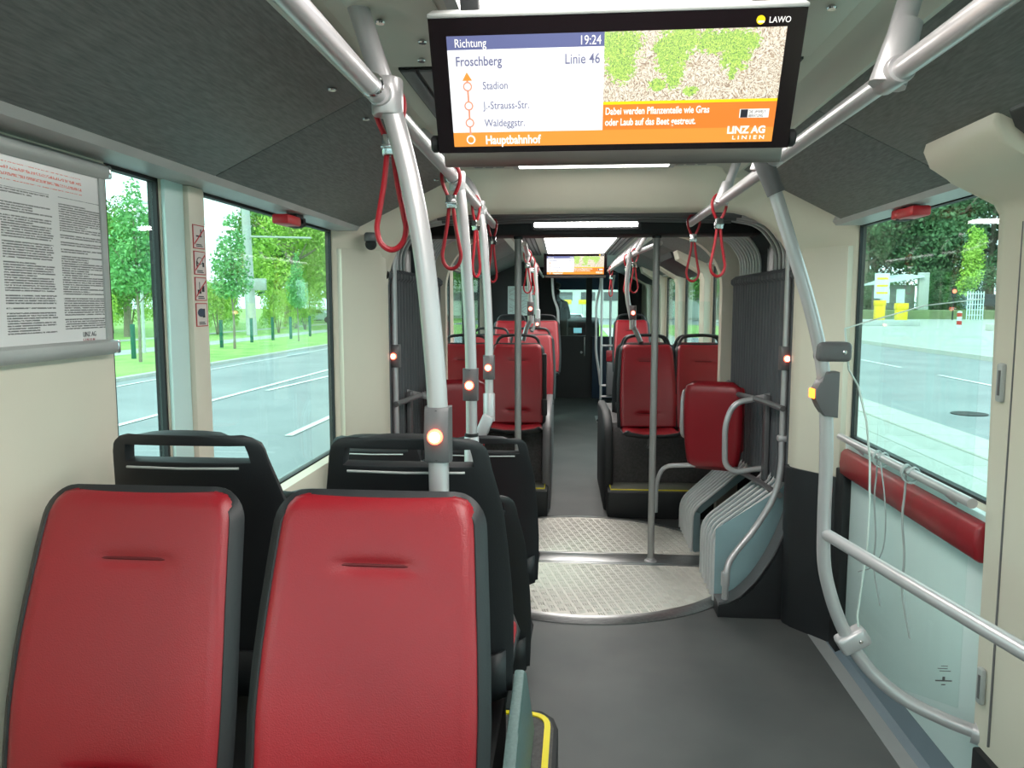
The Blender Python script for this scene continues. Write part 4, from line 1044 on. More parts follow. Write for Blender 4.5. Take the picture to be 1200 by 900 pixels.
# emergency hammers and small camera
def hammer(x, y, z, s, label):
    t = thing('emergency_hammer', label, 'hammer', (x, y, z))
    obj('holder', box(B(), -0.018, 0.018, -0.028, 0.028, 0.0, 0.045, 0.008), 'void', t, local=True)
    obj('hammer_body', box(B(), -0.028, 0.022, -0.105, -0.005, 0.002, 0.030, 0.007), 'redside', t, local=True)
    obj('hammer_head', box(B(), -0.022, 0.018, -0.015, 0.045, 0.006, 0.034, 0.006), 'redside' if s > 0 else 'void', t, local=True)
    t.scale = (1.3, 1.4, 1.3)
    return t
hammer(WL+0.06, 2.95, 1.893, -1, 'red emergency hammer over the left window')
hammer(WR-0.06, 2.95, 1.90, 1, 'red emergency hammer over the right window')
cm = thing('dome_camera', 'small black dome camera at the top of the left column', 'camera', (-1.0, 3.68, 1.90))
obj('dome', ball(B(), (-1.0, 3.68, 1.885), 0.028), 'void', cm); obj('mount', lathe(B(), [(0.03, 1.90), (0.032, 1.905), (0.032, 1.93), (0.026, 1.94)], (-1.0, 3.68, 0)), 'greyplastic', cm)
# ------------------------------------------------------------------ front section (built straight, then turned slightly about the turntable)
SEC[0] = 'front'
struct('floor_front', box(B(), WL-0.06, WR+0.06, 5.45, 15.3, -0.06, 0.001), 'floor', smooth=False)
portal('portal_front', 5.80, 5.55, XC, 2.07, hw=0.97)
F_L = [(6.1, 7.3, 0.95, 1.93), (7.5, 8.4, 0.95, 1.93), (8.6, 10.0, 0.95, 1.93)]
F_R = [(5.95, 7.0, 0.95, 1.93), (7.35, 8.55, 0.25, 1.95), (8.9, 10.0, 0.95, 1.93), (10.4, 11.6, 0.25, 1.95), (13.3, 14.6, 0.9, 1.9)]
wall_run('wall_left_front', WL, -1, 5.4, 15.2, 0, F_L)
wall_run('wall_right_front', WR, 1, 5.4, 15.2, 0, F_R)
for i, a in enumerate(F_L): window('window_%d' % (6+i), WL, -1, *a)
for i, a in enumerate(F_R): window('window_%d' % (9+i) if i in (0, 2, 4) else 'door_%d' % (2 if i == 1 else 3), WR, 1, *a, g=0.05 if i in (1, 3) else 0.022)
struct('ceiling_front', box(B(), WL-0.06, WR+0.06, 5.6, 15.3, ZC, ZC+0.06), 'ceil', smooth=False)
for s in (-1, 1):
    hi = XC+s*0.66; lo = XC+s*1.155; inn = XC+s*0.56
    struct('trim_%d' % (16 if s < 0 else 17), prism(B(), [(hi, 2.176), (hi-s*0.03, 2.205), (inn+s*0.06, 2.245), (inn, ZC+0.002), (hi+s*0.1, ZC+0.002), (hi+s*0.1, 2.19)], 'y', 5.75, 13.0), 'ceil')
    for a, b in ((5.75, 7.2), (7.2, 8.7), (8.7, 10.6), (10.6, 13.0)):
        struct('panel_left' if s < 0 else 'panel_right', prism(B(), [(hi, 2.18), (lo, 1.955), (lo+s*0.02, 1.975), (hi+s*0.02, 2.20)], 'y', a+0.002, b-0.002, 0.003), 'dpanel')
    x0, x1 = sorted((lo-s*0.012, WL if s < 0 else WR))
    struct('trim_%d' % (18 if s < 0 else 19), box(B(), x0, x1, 5.75, 13.0, 1.944, 1.99, 0.004), 'trimgrey')
# door pillars with arms in the front section
for y in (7.15, 8.68, 10.2, 11.75):
    q = struct('trim_%d' % (20+int(y)), prism(B(), [(XC+0.88, 2.075), (XC+0.90, 2.0), (XC+1.12, 1.88), (XC+1.14, 1.82), (XC+1.14, 0.0), (XC+1.2, 0.0), (XC+1.2, 1.96), (XC+0.92, 2.10)], 'y', y-0.12, y+0.12, 0.01), 'beige')
for y0, y1, nm in ((7.32, 8.5, 'nearer'), (10.35, 11.6, 'farther')):
    single('door_gear_cover', prism(B(), [(XC+0.86, 2.085), (XC+0.88, 2.03), (XC+1.1, 1.90), (XC+1.2, 1.87), (XC+1.2, 2.0), (XC+0.93, 2.09)], 'y', y0, y1, 0.006), 'black', 'dark door gear cover over the %s front door' % nm, 'cover')
ceiling_light(-0.27, 0.40, 5.75, 9.6, ZC, 'long lit ceiling panel seen beyond the LED header')
for s in (-1, 1):
    a, b = sorted((XC+s*0.53, XC+s*0.40))
    vent(a, b, 6.0, 9.8, ZC, 'long slotted vent in the front section ceiling, %s side' % ('left' if s < 0 else 'right'))
SP_ = 0.0
display((0.062, 9.5, 2.07), 0.35, 'small far display hanging in the front section')
# wheel podiums with seats
for s in (-1, 1):
    nm = 'left' if s < 0 else 'right'
    xi = XC-0.22 if s < 0 else XC+0.19
    xo = XC+s*1.19
    pd = thing('wheel_podium', 'dark wheel-arch podium with yellow-edged step on the %s beyond the turntable' % nm, 'podium', (XC+s*0.7, 6.3, 0))
    a, b = sorted((xi, xo))
    # step in front
    sa, sb = sorted((xi+s*0.02, xo))
    obj('step', box(B(), sa, sb, 5.66, 6.1, 0.0, 0.20, 0.012), 'void', pd)
    obj('step_top', box(B(), sa+0.02, sb-0.02, 5.685, 6.1, 0.196, 0.206, 0.002), 'steptop', pd)
    obj('yellow_strip', sweep_rect(B(), [(xi+s*0.045, 5.98, 0.209), (xi+s*0.045, 5.71, 0.209), (xo, 5.71, 0.209)], 0.006, 0.014, (0, 0, 1)), 'yellow', pd)
    # arch body with the seat bench on top
    ya = 5.98; yb = 8.3 if s < 0 else 7.0
    ar = [(ya+0.0, 0.0), (ya-0.01, 0.35), (ya+0.02, 0.55), (ya+0.10, 0.66), (ya+0.28, 0.70), (yb, 0.70), (yb, 0.0)]
    a, b = sorted((xi+s*0.06, xo))
    obj('arch_body', prism(B(), ar, 'x', a, b, 0.01), 'podium', pd)
    cc = [(ya-0.10, 0.0), (ya-0.13, 0.25), (ya-0.10, 0.50), (ya-0.02, 0.64), (ya+0.1, 0.71), (ya+0.3, 0.73), (yb-0.05, 0.73), (yb-0.05, 0.0)]
    a, b = sorted((xi+s*0.0, xi+s*0.07))
    obj('arch_cheek', prism(B(), cc, 'x', a, b, 0.02), 'greyplastic' if s < 0 else 'void', pd)
hoop = make_seat('hoop')
rows = [(0.555, 5.83, 0.665, PI, 'red seat on the right podium, nearer the aisle, partly behind the right grey pole'),
        (0.978, 5.83, 0.665, PI, 'red seat on the right podium by the window, behind the folded perch seat'),
        (-0.455, 6.03, 0.655, PI, 'red seat on the left podium behind the left grey pole'),
        (-0.875, 6.03, 0.655, PI, 'red seat on the left podium against the window, behind the curved poles'),
        (-0.39, 7.43, 0.67, PI, 'red aisle seat one row behind the left podium pair'),
        (-0.80, 7.43, 0.67, PI, 'red window seat one row behind the left podium pair'),
        (-0.34, 9.35, 0.77, PI, 'far red aisle seat near the cab partition on the left'),
        (-0.72, 9.35, 0.77, PI, 'far red window seat near the map on the partition'),
        (0.75, 9.35, 0.78, PI, 'far red high-backed seat on the right behind the podium pair'),
        (0.555, 6.4, 0.66, 0, 'red seat back to back with the right podium aisle seat'),
        (0.978, 6.4, 0.66, 0, 'red seat back to back with the right podium window seat')]
for i, (x, y, z, r, lab) in enumerate(rows): put(hoop, (x, y, z), r, lab, 'seats of the front section', i == 0)
bxs = thing('far_seat_plinth', 'dark plinth carrying the far left seats before the cab', 'plinth', (-0.6, 9.2, 0))
obj('plinth_body', box(B(), WL+0.01, -0.2, 8.62, 9.9, 0, 0.74, 0.02), 'podium', bxs)
rp = thing('far_seat_plinth', 'dark plinth under the far right high-backed seat', 'plinth', (0.85, 8.95, 0))
obj('plinth_body', box(B(), 0.60, 1.2, 8.85, 9.4, 0, 0.72, 0.02), 'podium', rp)
am = thing('armrest', 'black raised armrest at the side of the aisle seat on the left podium', 'armrest', (-0.235, 6.0, 0.75))
obj('arm', box(B(), -0.25, -0.215, 5.88, 5.93, 0.86, 1.22, 0.014), 'void', am); obj('arm_pivot', box(B(), -0.255, -0.21, 5.86, 5.95, 0.74, 0.87, 0.012), 'void', am)
single('fire_extinguisher_sleeve', box(B(), 0.745, 0.775, 5.9, 6.0, 0.75, 1.0, 0.008), 'yellow', 'yellow tag hanging between the two right podium seats', 'tag')

# rails and poles of the front section
for s, x, nm in ((-1, -0.42+0.04, 'left'), (1, 0.47, 'right')):
    t = pole([(x+ (0.14 if s > 0 else 0), 5.72, RZ+0.01), (x+ (0.02 if s > 0 else 0), 6.1, RZ-0.03), (x, 7.0, RZ-0.03), (x, 11.5, RZ-0.03)], 0.019, 'overhead handrail along the %s of the front section' % nm, 'handrail', 'overhead_rail')
    for k in range(7):
        y = 6.0+k*0.62
        pole([(x, y, RZ-0.03), (x+s*0.06, y, 2.10), (x+s*0.16, y, ZC)], 0.017, '%s slanting ceiling hanger along the far %s handrail' % (('nearest', 'second', 'third', 'fourth', 'fifth', 'sixth', 'farthest')[k], nm), 'handrail', 'rail_hanger', 'far rail hangers %s' % nm, sub=3, seg=8)
    for k, y in enumerate((6.25, 7.2, 8.4) if s < 0 else (6.2, 6.9, 9.1)):
        strap(x, y, RZ-0.03, 'far red strap on the %s front rail, %s' % (nm, ('nearest', 'middle', 'farthest')[k]), 0.2+0.3*k, 0.30)
def footpole(x, y, zb, zf, zbtn, label, side=-1):
    t = pole([(x, y, RZ-0.03), (x+0.02*side*-1, y, 1.7), (x+0.03, y, zf)], 0.018, label, sub=3)
    obj('sleeve', lathe(B(), [(0.025, zf-0.03), (0.026, zf-0.02), (0.026, zf+0.10), (0.022, zf+0.105)], (x+0.03, y, 0)), 'rail', t)
    tube_ = tube(B(), [(x+0.03, y, zf), (x+0.03+side*0.035, y-0.03, zf-0.07), (x+0.03+side*0.06, y-0.06, zb)], 0.020, 10)
    obj('bent_foot', tube_, 'alu', t)
    button_box((x+0.028, y, zbtn), 'lit stop button on the %s' % label, s=0.95)
footpole(-0.385, 6.32, 1.30, 1.47, 1.56, 'far pole behind the left podium aisle seat', -1)
footpole(-0.37, 7.66, 1.33, 1.44, 1.40, 'second far pole on the left', -1)
footpole(0.42, 6.05, 1.30, 1.43, 1.53, 'far pole over the right podium aisle seat', 1)
t = pole([(1.17, 6.15, 1.95), (1.17, 6.15, 0.70)], 0.018, 'slim vertical pole beside the far right window', sub=2, mat='alu')
button_box((1.17, 6.14, 1.33), 'lit stop button on the slim pole by the far right window', s=0.95)
pole([(-0.23, 10.2, 2.0), (-0.21, 10.2, 1.7), (-0.15, 10.2, 1.5), (-0.145, 10.2, 0.75)], 0.017, 'far bent pole at the left side of the cab aisle', sub=4)
# door-side pole frame on the right, blue-grey
dp = thing('door_pole_frame', 'pale pole frame with cross bars by the far right folding seats', 'pole frame', (0.435, 10.4, 0))
for i, pts in enumerate(([(0.42, 10.45, 2.02), (0.42, 10.45, 1.85), (0.365, 10.45, 1.6), (0.365, 10.45, 0.95), (0.42, 10.45, 0.62), (0.43, 10.45, 0.5)], [(0.435, 10.4, 2.02), (0.435, 10.4, 0.02)], [(0.63, 10.9, 2.0), (0.585, 10.9, 1.7), (0.585, 10.9, 0.9)], [(0.435, 10.4, 1.04), (0.68, 10.4, 1.04)], [(0.435, 10.4, 0.50), (0.66, 10.4, 0.50)], [(0.435, 10.4, 0.35), (0.66, 10.4, 0.35)])):
    obj('frame_tube', tube(B(), fillet(pts, 0.08, 4), 0.016, 8), 'rail', dp)
obj('frame_foot', lathe(B(), [(0.05, 0.0), (0.05, 0.03), (0.03, 0.05)], (0.435, 10.4, 0)), 'void', dp)
obj('floor_plate', box(B(), 0.38, 0.78, 10.3, 10.9, 0.002, 0.012, 0.002), 'floorlight', dp)
fs = thing('far_folding_seat', 'small far folding seat with red top and grey back', 'folding seat', (0.60, 10.35, 0.37))
obj('seat_back', box(B(), 0.50, 0.70, 10.32, 10.38, 0.83, 0.98, 0.012), 'red', fs); obj('grey_back', box(B(), 0.505, 0.70, 10.31, 10.39, 0.37, 0.825, 0.02), 'greyplastic', fs)
gs2 = thing('far_glass_screen', 'clear glass screen beside the first front door on the right', 'glass screen', (1.0, 7.2, 0.4))
obj('screen_pane', box(B(), 0.85, 1.22, 7.0, 7.01, 0.4, 1.62), 'screenglass', gs2, smooth=False)

# cab bulkhead
bk = B(); Y0, Y1 = 13.1, 13.18
box(bk, WL, -0.20, Y0, Y1, 0, ZC); box(bk, -0.20, 0.313, Y0, Y1, 0.0, 1.06); box(bk, 0.313, 0.413, Y0, Y1, 0, ZC)
box(bk, -0.20, WR, Y0, Y1, 2.12, ZC); box(bk, 0.413, 0.60, Y0, Y1, 0, 1.04); box(bk, 0.85, WR, Y0, Y1, 0, ZC)
cb = struct('partition_cab', bk, 'darkcab', smooth=False)
obj('blue_side_panel', box(B(), 0.42, 1.2, 13.0, 13.09, 0.0, 1.05, 0.01), 'bluedark', cb)
obj('cab_door_glass', box(B(), -0.20, 0.313, 13.13, 13.14, 1.06, 2.12), 'screenglass', cb, smooth=False)
obj('door_handle', box(B(), 0.28, 0.30, 13.06, 13.1, 0.72, 1.04, 0.006), 'alu', cb); obj('door_lock', lathe(B(), [(0.02, 13.07), (0.02, 13.1)], (0.24, 0, 0.78), 'y', 12), 'alu', cb)
struct('partition_left', box(B(), WL, -0.62, 10.6, 10.66, 0, ZC), 'darkcab', smooth=False)
mp_ = thing('wall_map', 'pale line map on the dark partition behind the far left seats', 'map', (-0.7, 10.59, 1.4))
obj('map_sheet', box(B(), -0.84, -0.46, 10.585, 10.60, 1.44, 1.84), 'white', mp_, smooth=False)
mlines = B(); rr = random.Random(3)
for k in range(14):
    x = -0.82; z = 1.47+rr.random()*0.33; P = [(x, 10.583, z)]
    for q in range(6): x += 0.058; z = min(1.82, max(1.46, z+rr.uniform(-0.05, 0.05))); P.append((x, 10.583, z))
    tube(mlines, P, 0.0022, 4)
obj('map_lines', mlines, 'trimgrey', mp_)
obj('map_board', box(B(), -0.85, -0.45, 10.60, 10.63, 0.0, 1.86), 'darkcab', mp_, smooth=False)
# cab front: windscreen frame, dash, wheel, driver
struct('wall_cab_front', box(B(), WL, WR, 15.1, 15.2, 0, 0.95), 'darkcab', smooth=False)
struct('trim_30', box(B(), WL, WR, 14.9, 15.2, 1.87, ZC), 'bluedark', smooth=False)
wsn = struct('window_12', box(B(), WL, WR, 15.12, 15.13, 0.95, 1.98), 'glass', smooth=False)
ds = thing('dashboard', 'dark dashboard with two lit instrument screens in the cab', 'dashboard', (0, 14.6, 0.8))
obj('dash_body', prism(B(), [(14.35, 0.6), (14.35, 1.16), (14.45, 1.24), (14.7, 1.34), (15.05, 1.34), (15.08, 0.6)], 'x', -0.75, 0.60, 0.02), 'darkcab', ds)
mt['dashlit'] = EM('dash_screen', srgb(120, 190, 200), 0.7)
for x in (-0.12, 0.20): obj('instrument_screen', box(B(), x-0.075, x+0.075, 14.34, 14.35, 1.06, 1.155, 0.004), 'dashlit', ds)
sw = thing('steering_wheel', 'steering wheel in front of the driver', 'steering wheel', (-0.24, 14.2, 1.1))
ring = [(-0.24+0.22*math.cos(a*PI/12), 14.2+0.08*math.sin(a*PI/12), 1.15+0.2*math.sin(a*PI/12)) for a in range(24)]
obj('wheel_rim', tube(B(), ring, 0.015, 6, closed=True), 'void', sw)
for a in (0.3, PI-0.3, -PI/2): obj('spoke', tube(B(), [(-0.24, 14.2, 1.15), (-0.24+0.21*math.cos(a), 14.2+0.07*math.sin(a), 1.15+0.19*math.sin(a))], 0.01, 6), 'void', sw)
# driver: one continuous skinned figure
def skin_fig(name, V, E_, R, mat, parent=None, sub=2):
    me = bpy.data.meshes.new(name); me.from_pydata(V, E_, []); o = bpy.data.objects.new(name, me); col.objects.link(o)
    me.materials.append(mt[mat])
    md = o.modifiers.new('skin', 'SKIN'); md.use_smooth_shade = True
    sb = o.modifiers.new('sub', 'SUBSURF'); sb.levels = sub; sb.render_levels = sub
    for i, r in enumerate(R):
        me.skin_vertices[0].data[i].radius = (r, r) if not isinstance(r, tuple) else r
    me.skin_vertices[0].data[0].use_root = True
    if parent: o.parent = parent
    else: reg(o)
    return o
px, py, pz = -0.21, 13.62, 1.12
V = [(0, 0, 0), (0, -0.02, 0.18), (0, -0.02, 0.36), (0, 0, 0.50), (0, 0.01, 0.58), (0, 0.02, 0.66), (0, 0.03, 0.75),
     (-0.17, 0.0, 0.47), (-0.23, 0.08, 0.24), (-0.17, 0.34, 0.25), (-0.12, 0.42, 0.29),
     (0.17, 0.0, 0.47), (0.23, 0.08, 0.24), (0.17, 0.34, 0.25), (0.12, 0.42, 0.29),
     (-0.10, 0.03, -0.02), (-0.13, 0.42, 0.0), (-0.13, 0.48, -0.42), (0.10, 0.03, -0.02), (0.13, 0.42, 0.0), (0.13, 0.48, -0.42), (-0.13, 0.60, -0.46), (0.13, 0.60, -0.46)]
E_ = [(0, 1), (1, 2), (2, 3), (3, 4), (4, 5), (5, 6), (3, 7), (7, 8), (8, 9), (9, 10), (3, 11), (11, 12), (12, 13), (13, 14), (0, 15), (15, 16), (16, 17), (0, 18), (18, 19), (19, 20), (17, 21), (20, 22)]
R = [0.14, 0.13, 0.15, 0.12, 0.06, 0.085, 0.085, 0.07, 0.05, 0.04, 0.035, 0.07, 0.05, 0.04, 0.035, 0.10, 0.075, 0.05, 0.10, 0.075, 0.05, 0.04, 0.04]
dr = thing('driver', 'bus driver seated in the dark cab, dark clothes and peaked cap, back to the camera', 'person', (px, py, pz))
bd = skin_fig('body', V, E_, R, 'cloth', dr)
cp = B(); ball(cp, (0, 0.02, 0.80), 0.098, (1, 1.15, 0.62)); obj('cap', cp, 'void', dr, local=True)
obj('cap_peak', prism(B(), [(-0.06, 0.11), (0.06, 0.11), (0.05, 0.19), (0, 0.21), (-0.05, 0.19)], 'z', 0.765, 0.775), 'void', dr, local=True)
obj('face', ball(B(), (0, 0.045, 0.69), 0.078, (0.9, 1.0, 1.15)), 'skin', dr, local=True)
obj('nose', ball(B(), (0, 0.13, 0.685), 0.018), 'skin', dr, local=True)
for s in (-1, 1):
    obj('ear', ball(B(), (s*0.078, 0.03, 0.69), 0.022, (0.4, 0.8, 1.2)), 'skin', dr, local=True)
    hv = [(0, 0, 0), (0, 0.045, 0.012)]; he = [(0, 1)]; hr = [0.028, 0.032]
    for k in range(4):
        b0 = len(hv); hv += [(-0.024+0.016*k, 0.075, 0.02), (-0.024+0.016*k, 0.10, 0.005), (-0.024+0.016*k, 0.092, -0.02)]; he += [(1, b0), (b0, b0+1), (b0+1, b0+2)]; hr += [0.010, 0.009, 0.008]
    b0 = len(hv); hv += [(-s*0.035, 0.035, 0.02), (-s*0.035, 0.065, 0.035)]; he += [(0, b0), (b0, b0+1)]; hr += [0.012, 0.009]
    h = skin_fig('hand', [(x+s*0.12, y+0.44, z+0.295) for x, y, z in hv], he, hr, 'skin', dr, 1)
dst = thing('cab_chair', 'black high-backed chair with headrest under the driver', 'seat', (px, 13.5, 0.0))
obj('seat_base', box(B(), px-0.22, px+0.22, 13.38, 13.95, 0.86, 0.96, 0.03), 'void', dst); obj('seat_column', box(B(), px-0.12, px+0.12, 13.5, 13.8, 0.0, 0.86, 0.02), 'void', dst)
obj('backrest', box(B(), px-0.22, px+0.22, 13.32, 13.44, 0.96, 1.50, 0.04, 3), 'void', dst); obj('headrest', box(B(), px-0.11, px+0.11, 13.33, 13.41, 1.52, 1.66, 0.03, 3), 'void', dst)
bpy.context.view_layer.update()
piv = Matrix.Translation((0.06, 4.8, 0)) @ Matrix.Rotation(math.radians(1.28), 4, 'Z') @ Matrix.Translation((-0.06, -4.8, 0))
for o in FRONT: o.matrix_world = piv @ o.matrix_world
SEC[0] = None
bpy.context.view_layer.update()

# ------------------------------------------------------------------ outside
GZ = -0.35
gr = B(); poly(gr, [(-200, -60, GZ-0.02), (300, -60, GZ-0.02), (300, 300, GZ-0.02), (-200, 300, GZ-0.02)])
struct('ground', gr, 'road', smooth=False)
gl_ = B(); box(gl_, -150, -11.65, -60, 300, GZ-0.02, GZ+0.05); struct('verge_left', gl_, 'grass', smooth=False)
box_ = B(); box(box_, -11.85, -11.62, -40, 250, GZ-0.02, GZ+0.065); struct('kerb_left', box_, 'kerb', smooth=False)
box_ = B(); box(box_, -18.6, -16.9, -40, 250, GZ, GZ+0.058); struct('footpath_left', box_, 'pave', smooth=False)
box_ = B(); box(box_, -24, -23, -40, 250, GZ, GZ+0.058); struct('footpath_far', box_, 'pave', smooth=False)
ln = B()
poly(ln, [(-7.50, -10, GZ-0.008), (-7.36, -10, GZ-0.008), (-7.36, 120, GZ-0.008), (-7.50, 120, GZ-0.008)])
poly(ln, [(-11.0, -10, GZ-0.008), (-10.9, -10, GZ-0.008), (-10.9, 120, GZ-0.008), (-11.0, 120, GZ-0.008)])
def dash(x0, y0, x1, y1, w_=0.13): poly(ln, [(x0-w_/2, y0, GZ-0.008), (x0+w_/2, y0, GZ-0.008), (x1+w_/2, y1, GZ-0.008), (x1-w_/2, y1, GZ-0.008)])
dash(-7.04, 16.8, -6.0, 30); dash(-4.3, 11.0, -4.3, 13.6); dash(-4.3, 5, -4.3, 8)
for k in range(8): dash(9.95, 24.6+k*6.5-13, 9.95, 28.6+k*6.5-13)
tagged = struct('lane_marking', ln, 'paint', smooth=False)
# right pavement: raised bed with separate slabs and kerb stones
pvm = struct('pavement_right', box(B(), 1.75, 5.48, -12, 60, GZ-0.02, GZ+0.10), 'kerb', smooth=False)
slab = None
for i in range(5):
    for j in range(24):
        x0 = 1.8+i*0.60; y0 = -4.0+j*1.0+(0.5 if i % 2 else 0)
        if slab is None:
            slab = obj('paving_slab', box(B(), 0, 0.588, 0, 0.985, 0, 0.035, 0.006, 1), 'pave', pvm, smooth=False, local=True); o = slab
        else: o = slab.copy(); col.objects.link(o); o.parent = pvm
        o.location = (x0, y0, GZ+0.09+random.uniform(-0.002, 0.002))
ks = None
for j in range(26):
    if ks is None: ks = obj('kerb_stone', box(B(), 0, 0.68, 0, 0.985, 0, 0.15, 0.015, 1), 'kerb', pvm, smooth=False, local=True); o = ks
    else: o = ks.copy(); col.objects.link(o); o.parent = pvm
    o.location = (4.81, -4.0+j, GZ-0.01)
struct('pavement_far_right', box(B(), 14.3, 90, -20, 260, GZ-0.02, GZ+0.14), 'pave', smooth=False)
struct('kerb_far_right', box(B(), 14.1, 14.32, -20, 260, GZ-0.02, GZ+0.145), 'kerb', smooth=False)
single('manhole_cover', lathe(B(), [(0.3, GZ-0.018), (0.3, GZ-0.005)], (7.0, 14.3, 0), seg=20), 'void', 'round dark manhole cover in the road right of the bus', 'manhole cover')

# trees: crown of many small leaf quads on a trunk with branches
def leaves(blobs, n, size, rng):
    V = []; F = []
    tot = sum(b[3]**2 for b in blobs)
    for (cx, cy, cz, r, sz) in blobs:
        m = int(n*r*r/tot)
        for _ in range(m):
            u = rng.uniform(-1, 1); a = rng.uniform(0, 2*PI); q = r*(rng.random()**0.38)
            s_ = math.sqrt(1-u*u); p = Vector((cx+q*s_*math.cos(a), cy+q*s_*math.sin(a), cz+q*u*sz))
            d = Vector((rng.gauss(0, 1), rng.gauss(0, 1), rng.gauss(0, 1)+0.5)).normalized(); e = d.cross(Vector((rng.gauss(0, 1), rng.gauss(0, 1), rng.gauss(0, 1)))).normalized(); g = d.cross(e)
            L = size*rng.uniform(0.6, 1.25); i = len(V)
            V += [p-e*L, p+g*L*0.55, p+e*L, p-g*L*0.55]; F.append((i, i+1, i+2, i+3))
    me = bpy.data.meshes.new('foliage'); me.from_pydata([tuple(v) for v in V], [], F); return me
LM = {}
def tree(name, label, x, y, h, kind, group=None, rot=0.0, sx=1.0):
    """kind: dense, young, slim, bush"""
    rng = random.Random(hash((round(x), round(y))) % 1000+5)
    t = thing(name, label, 'tree', (x, y, GZ), rot, group); t.scale = (sx*h/10, sx*h/10, h/10)
    key = kind
    if key not in LM:
        g = random.Random(len(LM)+11)
        if kind.startswith('dense'):
            bl = [(g.uniform(-2.6, 2.6), g.uniform(-2.6, 2.6), g.uniform(2.6, 8.4), g.uniform(1.1, 1.9), 0.9) for _ in range(16)]; me = leaves(bl, 9000, 0.13, g); mat = 'leafdark' if 'dark' in kind else ('leafbright' if 'bright' in kind else 'leafmid')
        elif kind == 'young':
            bl = [(0, 0, 5.2, 1.5, 1.0), (0.5, 0.3, 6.4, 1.2, 1.1), (-0.5, 0.1, 6.3, 1.1, 1.1), (0, 0, 7.8, 0.9, 1.3), (-0.8, 0, 7.6, 0.5, 1.6), (0.9, 0, 7.9, 0.45, 1.6), (0, 0, 9.2, 0.5, 1.5), (0.6, 0, 4.6, 1.0, 0.8), (-0.7, 0, 4.5, 1.0, 0.8)]; me = leaves(bl, 3000, 0.14, g); mat = 'leafyoung'
        elif kind == 'slim':
            bl = [(g.uniform(-0.7, 0.7), g.uniform(-0.7, 0.7), z, 1.25-0.1*abs(z-5.5), 1.1) for z in (3.8, 4.6, 5.4, 6.3, 7.2, 8.1, 9.0)]; me = leaves(bl, 2600, 0.17, g); mat = 'leafbright'
        else:
            bl = [(g.uniform(-3, 3), g.uniform(-3, 3), g.uniform(1.5, 6), 1.7, 0.8) for _ in range(12)]; me = leaves(bl, 6000, 0.16, g); mat = 'leafbright'
        me.materials.append(mt[mat])
        tk = B(); th_ = 0.10 if kind in ('young', 'slim') else 0.28
        top = 8.0 if kind in ('young', 'slim') else 6.5
        if kind == 'bush':
            for q in range(6):
                a = q*PI/3; tube(tk, catmull([(0.1*math.cos(a), 0.1*math.sin(a), 0), (0.5*math.cos(a), 0.5*math.sin(a), 1.4), (1.4*math.cos(a), 1.4*math.sin(a), 4)], 4), lambda q_: 0.14*(1-0.7*q_), 6)
        else:
            tube(tk, catmull([(0, 0, 0), (0.03, 0, 2), (-0.05, 0.05, 4.5), (0, 0, top)], 4), lambda q_: th_*(1-0.7*q_), 8)
            for q in range(5):
                a = q*2*PI/5+0.3; z0 = 3.2+q*0.5; l_ = 1.2 if kind in ('young', 'slim') else 2.4
                tube(tk, [(0, 0, z0), (math.cos(a)*l_*0.5, math.sin(a)*l_*0.5, z0+0.7), (math.cos(a)*l_, math.sin(a)*l_, z0+1.6)], lambda q_: th_*0.4*(1-0.7*q_), 5)
        mtk = bpy.data.meshes.new('trunk'); bmesh.ops.recalc_face_normals(tk, faces=tk.faces); tk.to_mesh(mtk); tk.free(); mtk.materials.append(mt['bark'])
        LM[key] = (me, mtk)
    for nm, me in zip(('foliage', 'trunk'), LM[key]):
        o = bpy.data.objects.new(nm, me); col.objects.link(o); o.parent = t
    return t
# left side
tree('young_tree', 'young green tree with white trunk seen through the narrow left window', -14.3, 24.0, 6.0, 'young')
tree('young_tree', 'young green tree left of the concrete mast in the wide left window', -14.55, 31.5, 5.8, 'young', rot=1.2)
tree('young_tree', 'slim dark young tree right of the concrete mast', -14.2, 38.1, 4.6, 'young', rot=2.2, sx=0.8)
GB = 'big trees beyond the left verge'
for i, (x, y, h, k) in enumerate(((-30, 47, 10, 'dense_bright'), (-26, 42.5, 8.5, 'dense_mid'), (-34, 49, 11, 'dense_mid'), (-22, 58, 12, 'dense_bright'), (-27, 70, 15, 'dense_mid'), (-20.5, 66, 12, 'dense_bright'), (-31, 76, 14, 'dense_mid'), (-24, 82, 14, 'dense_bright'), (-18.5, 78, 10, 'dense_mid'), (-17.5, 92, 13, 'dense_mid'), (-38, 42, 11, 'dense_mid'), (-46, 60, 11, 'dense_mid'), (-31, 18, 9, 'dense_mid'))):
    tree('leafy_tree', 'large leafy tree in the park left of the road', x, y, h, k, GB, rot=i*1.3)
for i, (x, y, h_) in enumerate(((-22.3, 46, 3.9), (-27, 56, 4.4), (-31, 60, 4.6), (-19.6, 49, 3.6), (-34, 56, 4.5), (-20.0, 55, 4.2), (-36, 64, 5), (-24, 36, 3.6), (-21, 31, 3.2))):
    tree('shrub_tree', 'low pale-green many-stemmed shrub behind the young trees', x, y, h_/0.77, 'bush', 'shrubs behind the verge', rot=i, sx=0.62)
for i, (x, Y) in enumerate(((-15.37, 25.4), (-15.5, 32.3), (-16.1, 36.8), (-16.0, 39.2), (-15.6, 40.7), (-15.7, 44.0), (-15.8, 48.0))):
    single('green_post', box(B(), x-0.06, x+0.06, Y-0.06, Y+0.06, GZ, GZ+1.25, 0.01), 'postgreen', 'short dark green post on the grass, %s from the left' % ('first', 'second', 'third', 'fourth', 'fifth', 'sixth', 'seventh')[i], 'post', 'row of green posts')
ms = thing('concrete_mast', 'tall pale concrete mast with a small box beyond the left road', 'mast', (-19.6, 45, GZ))
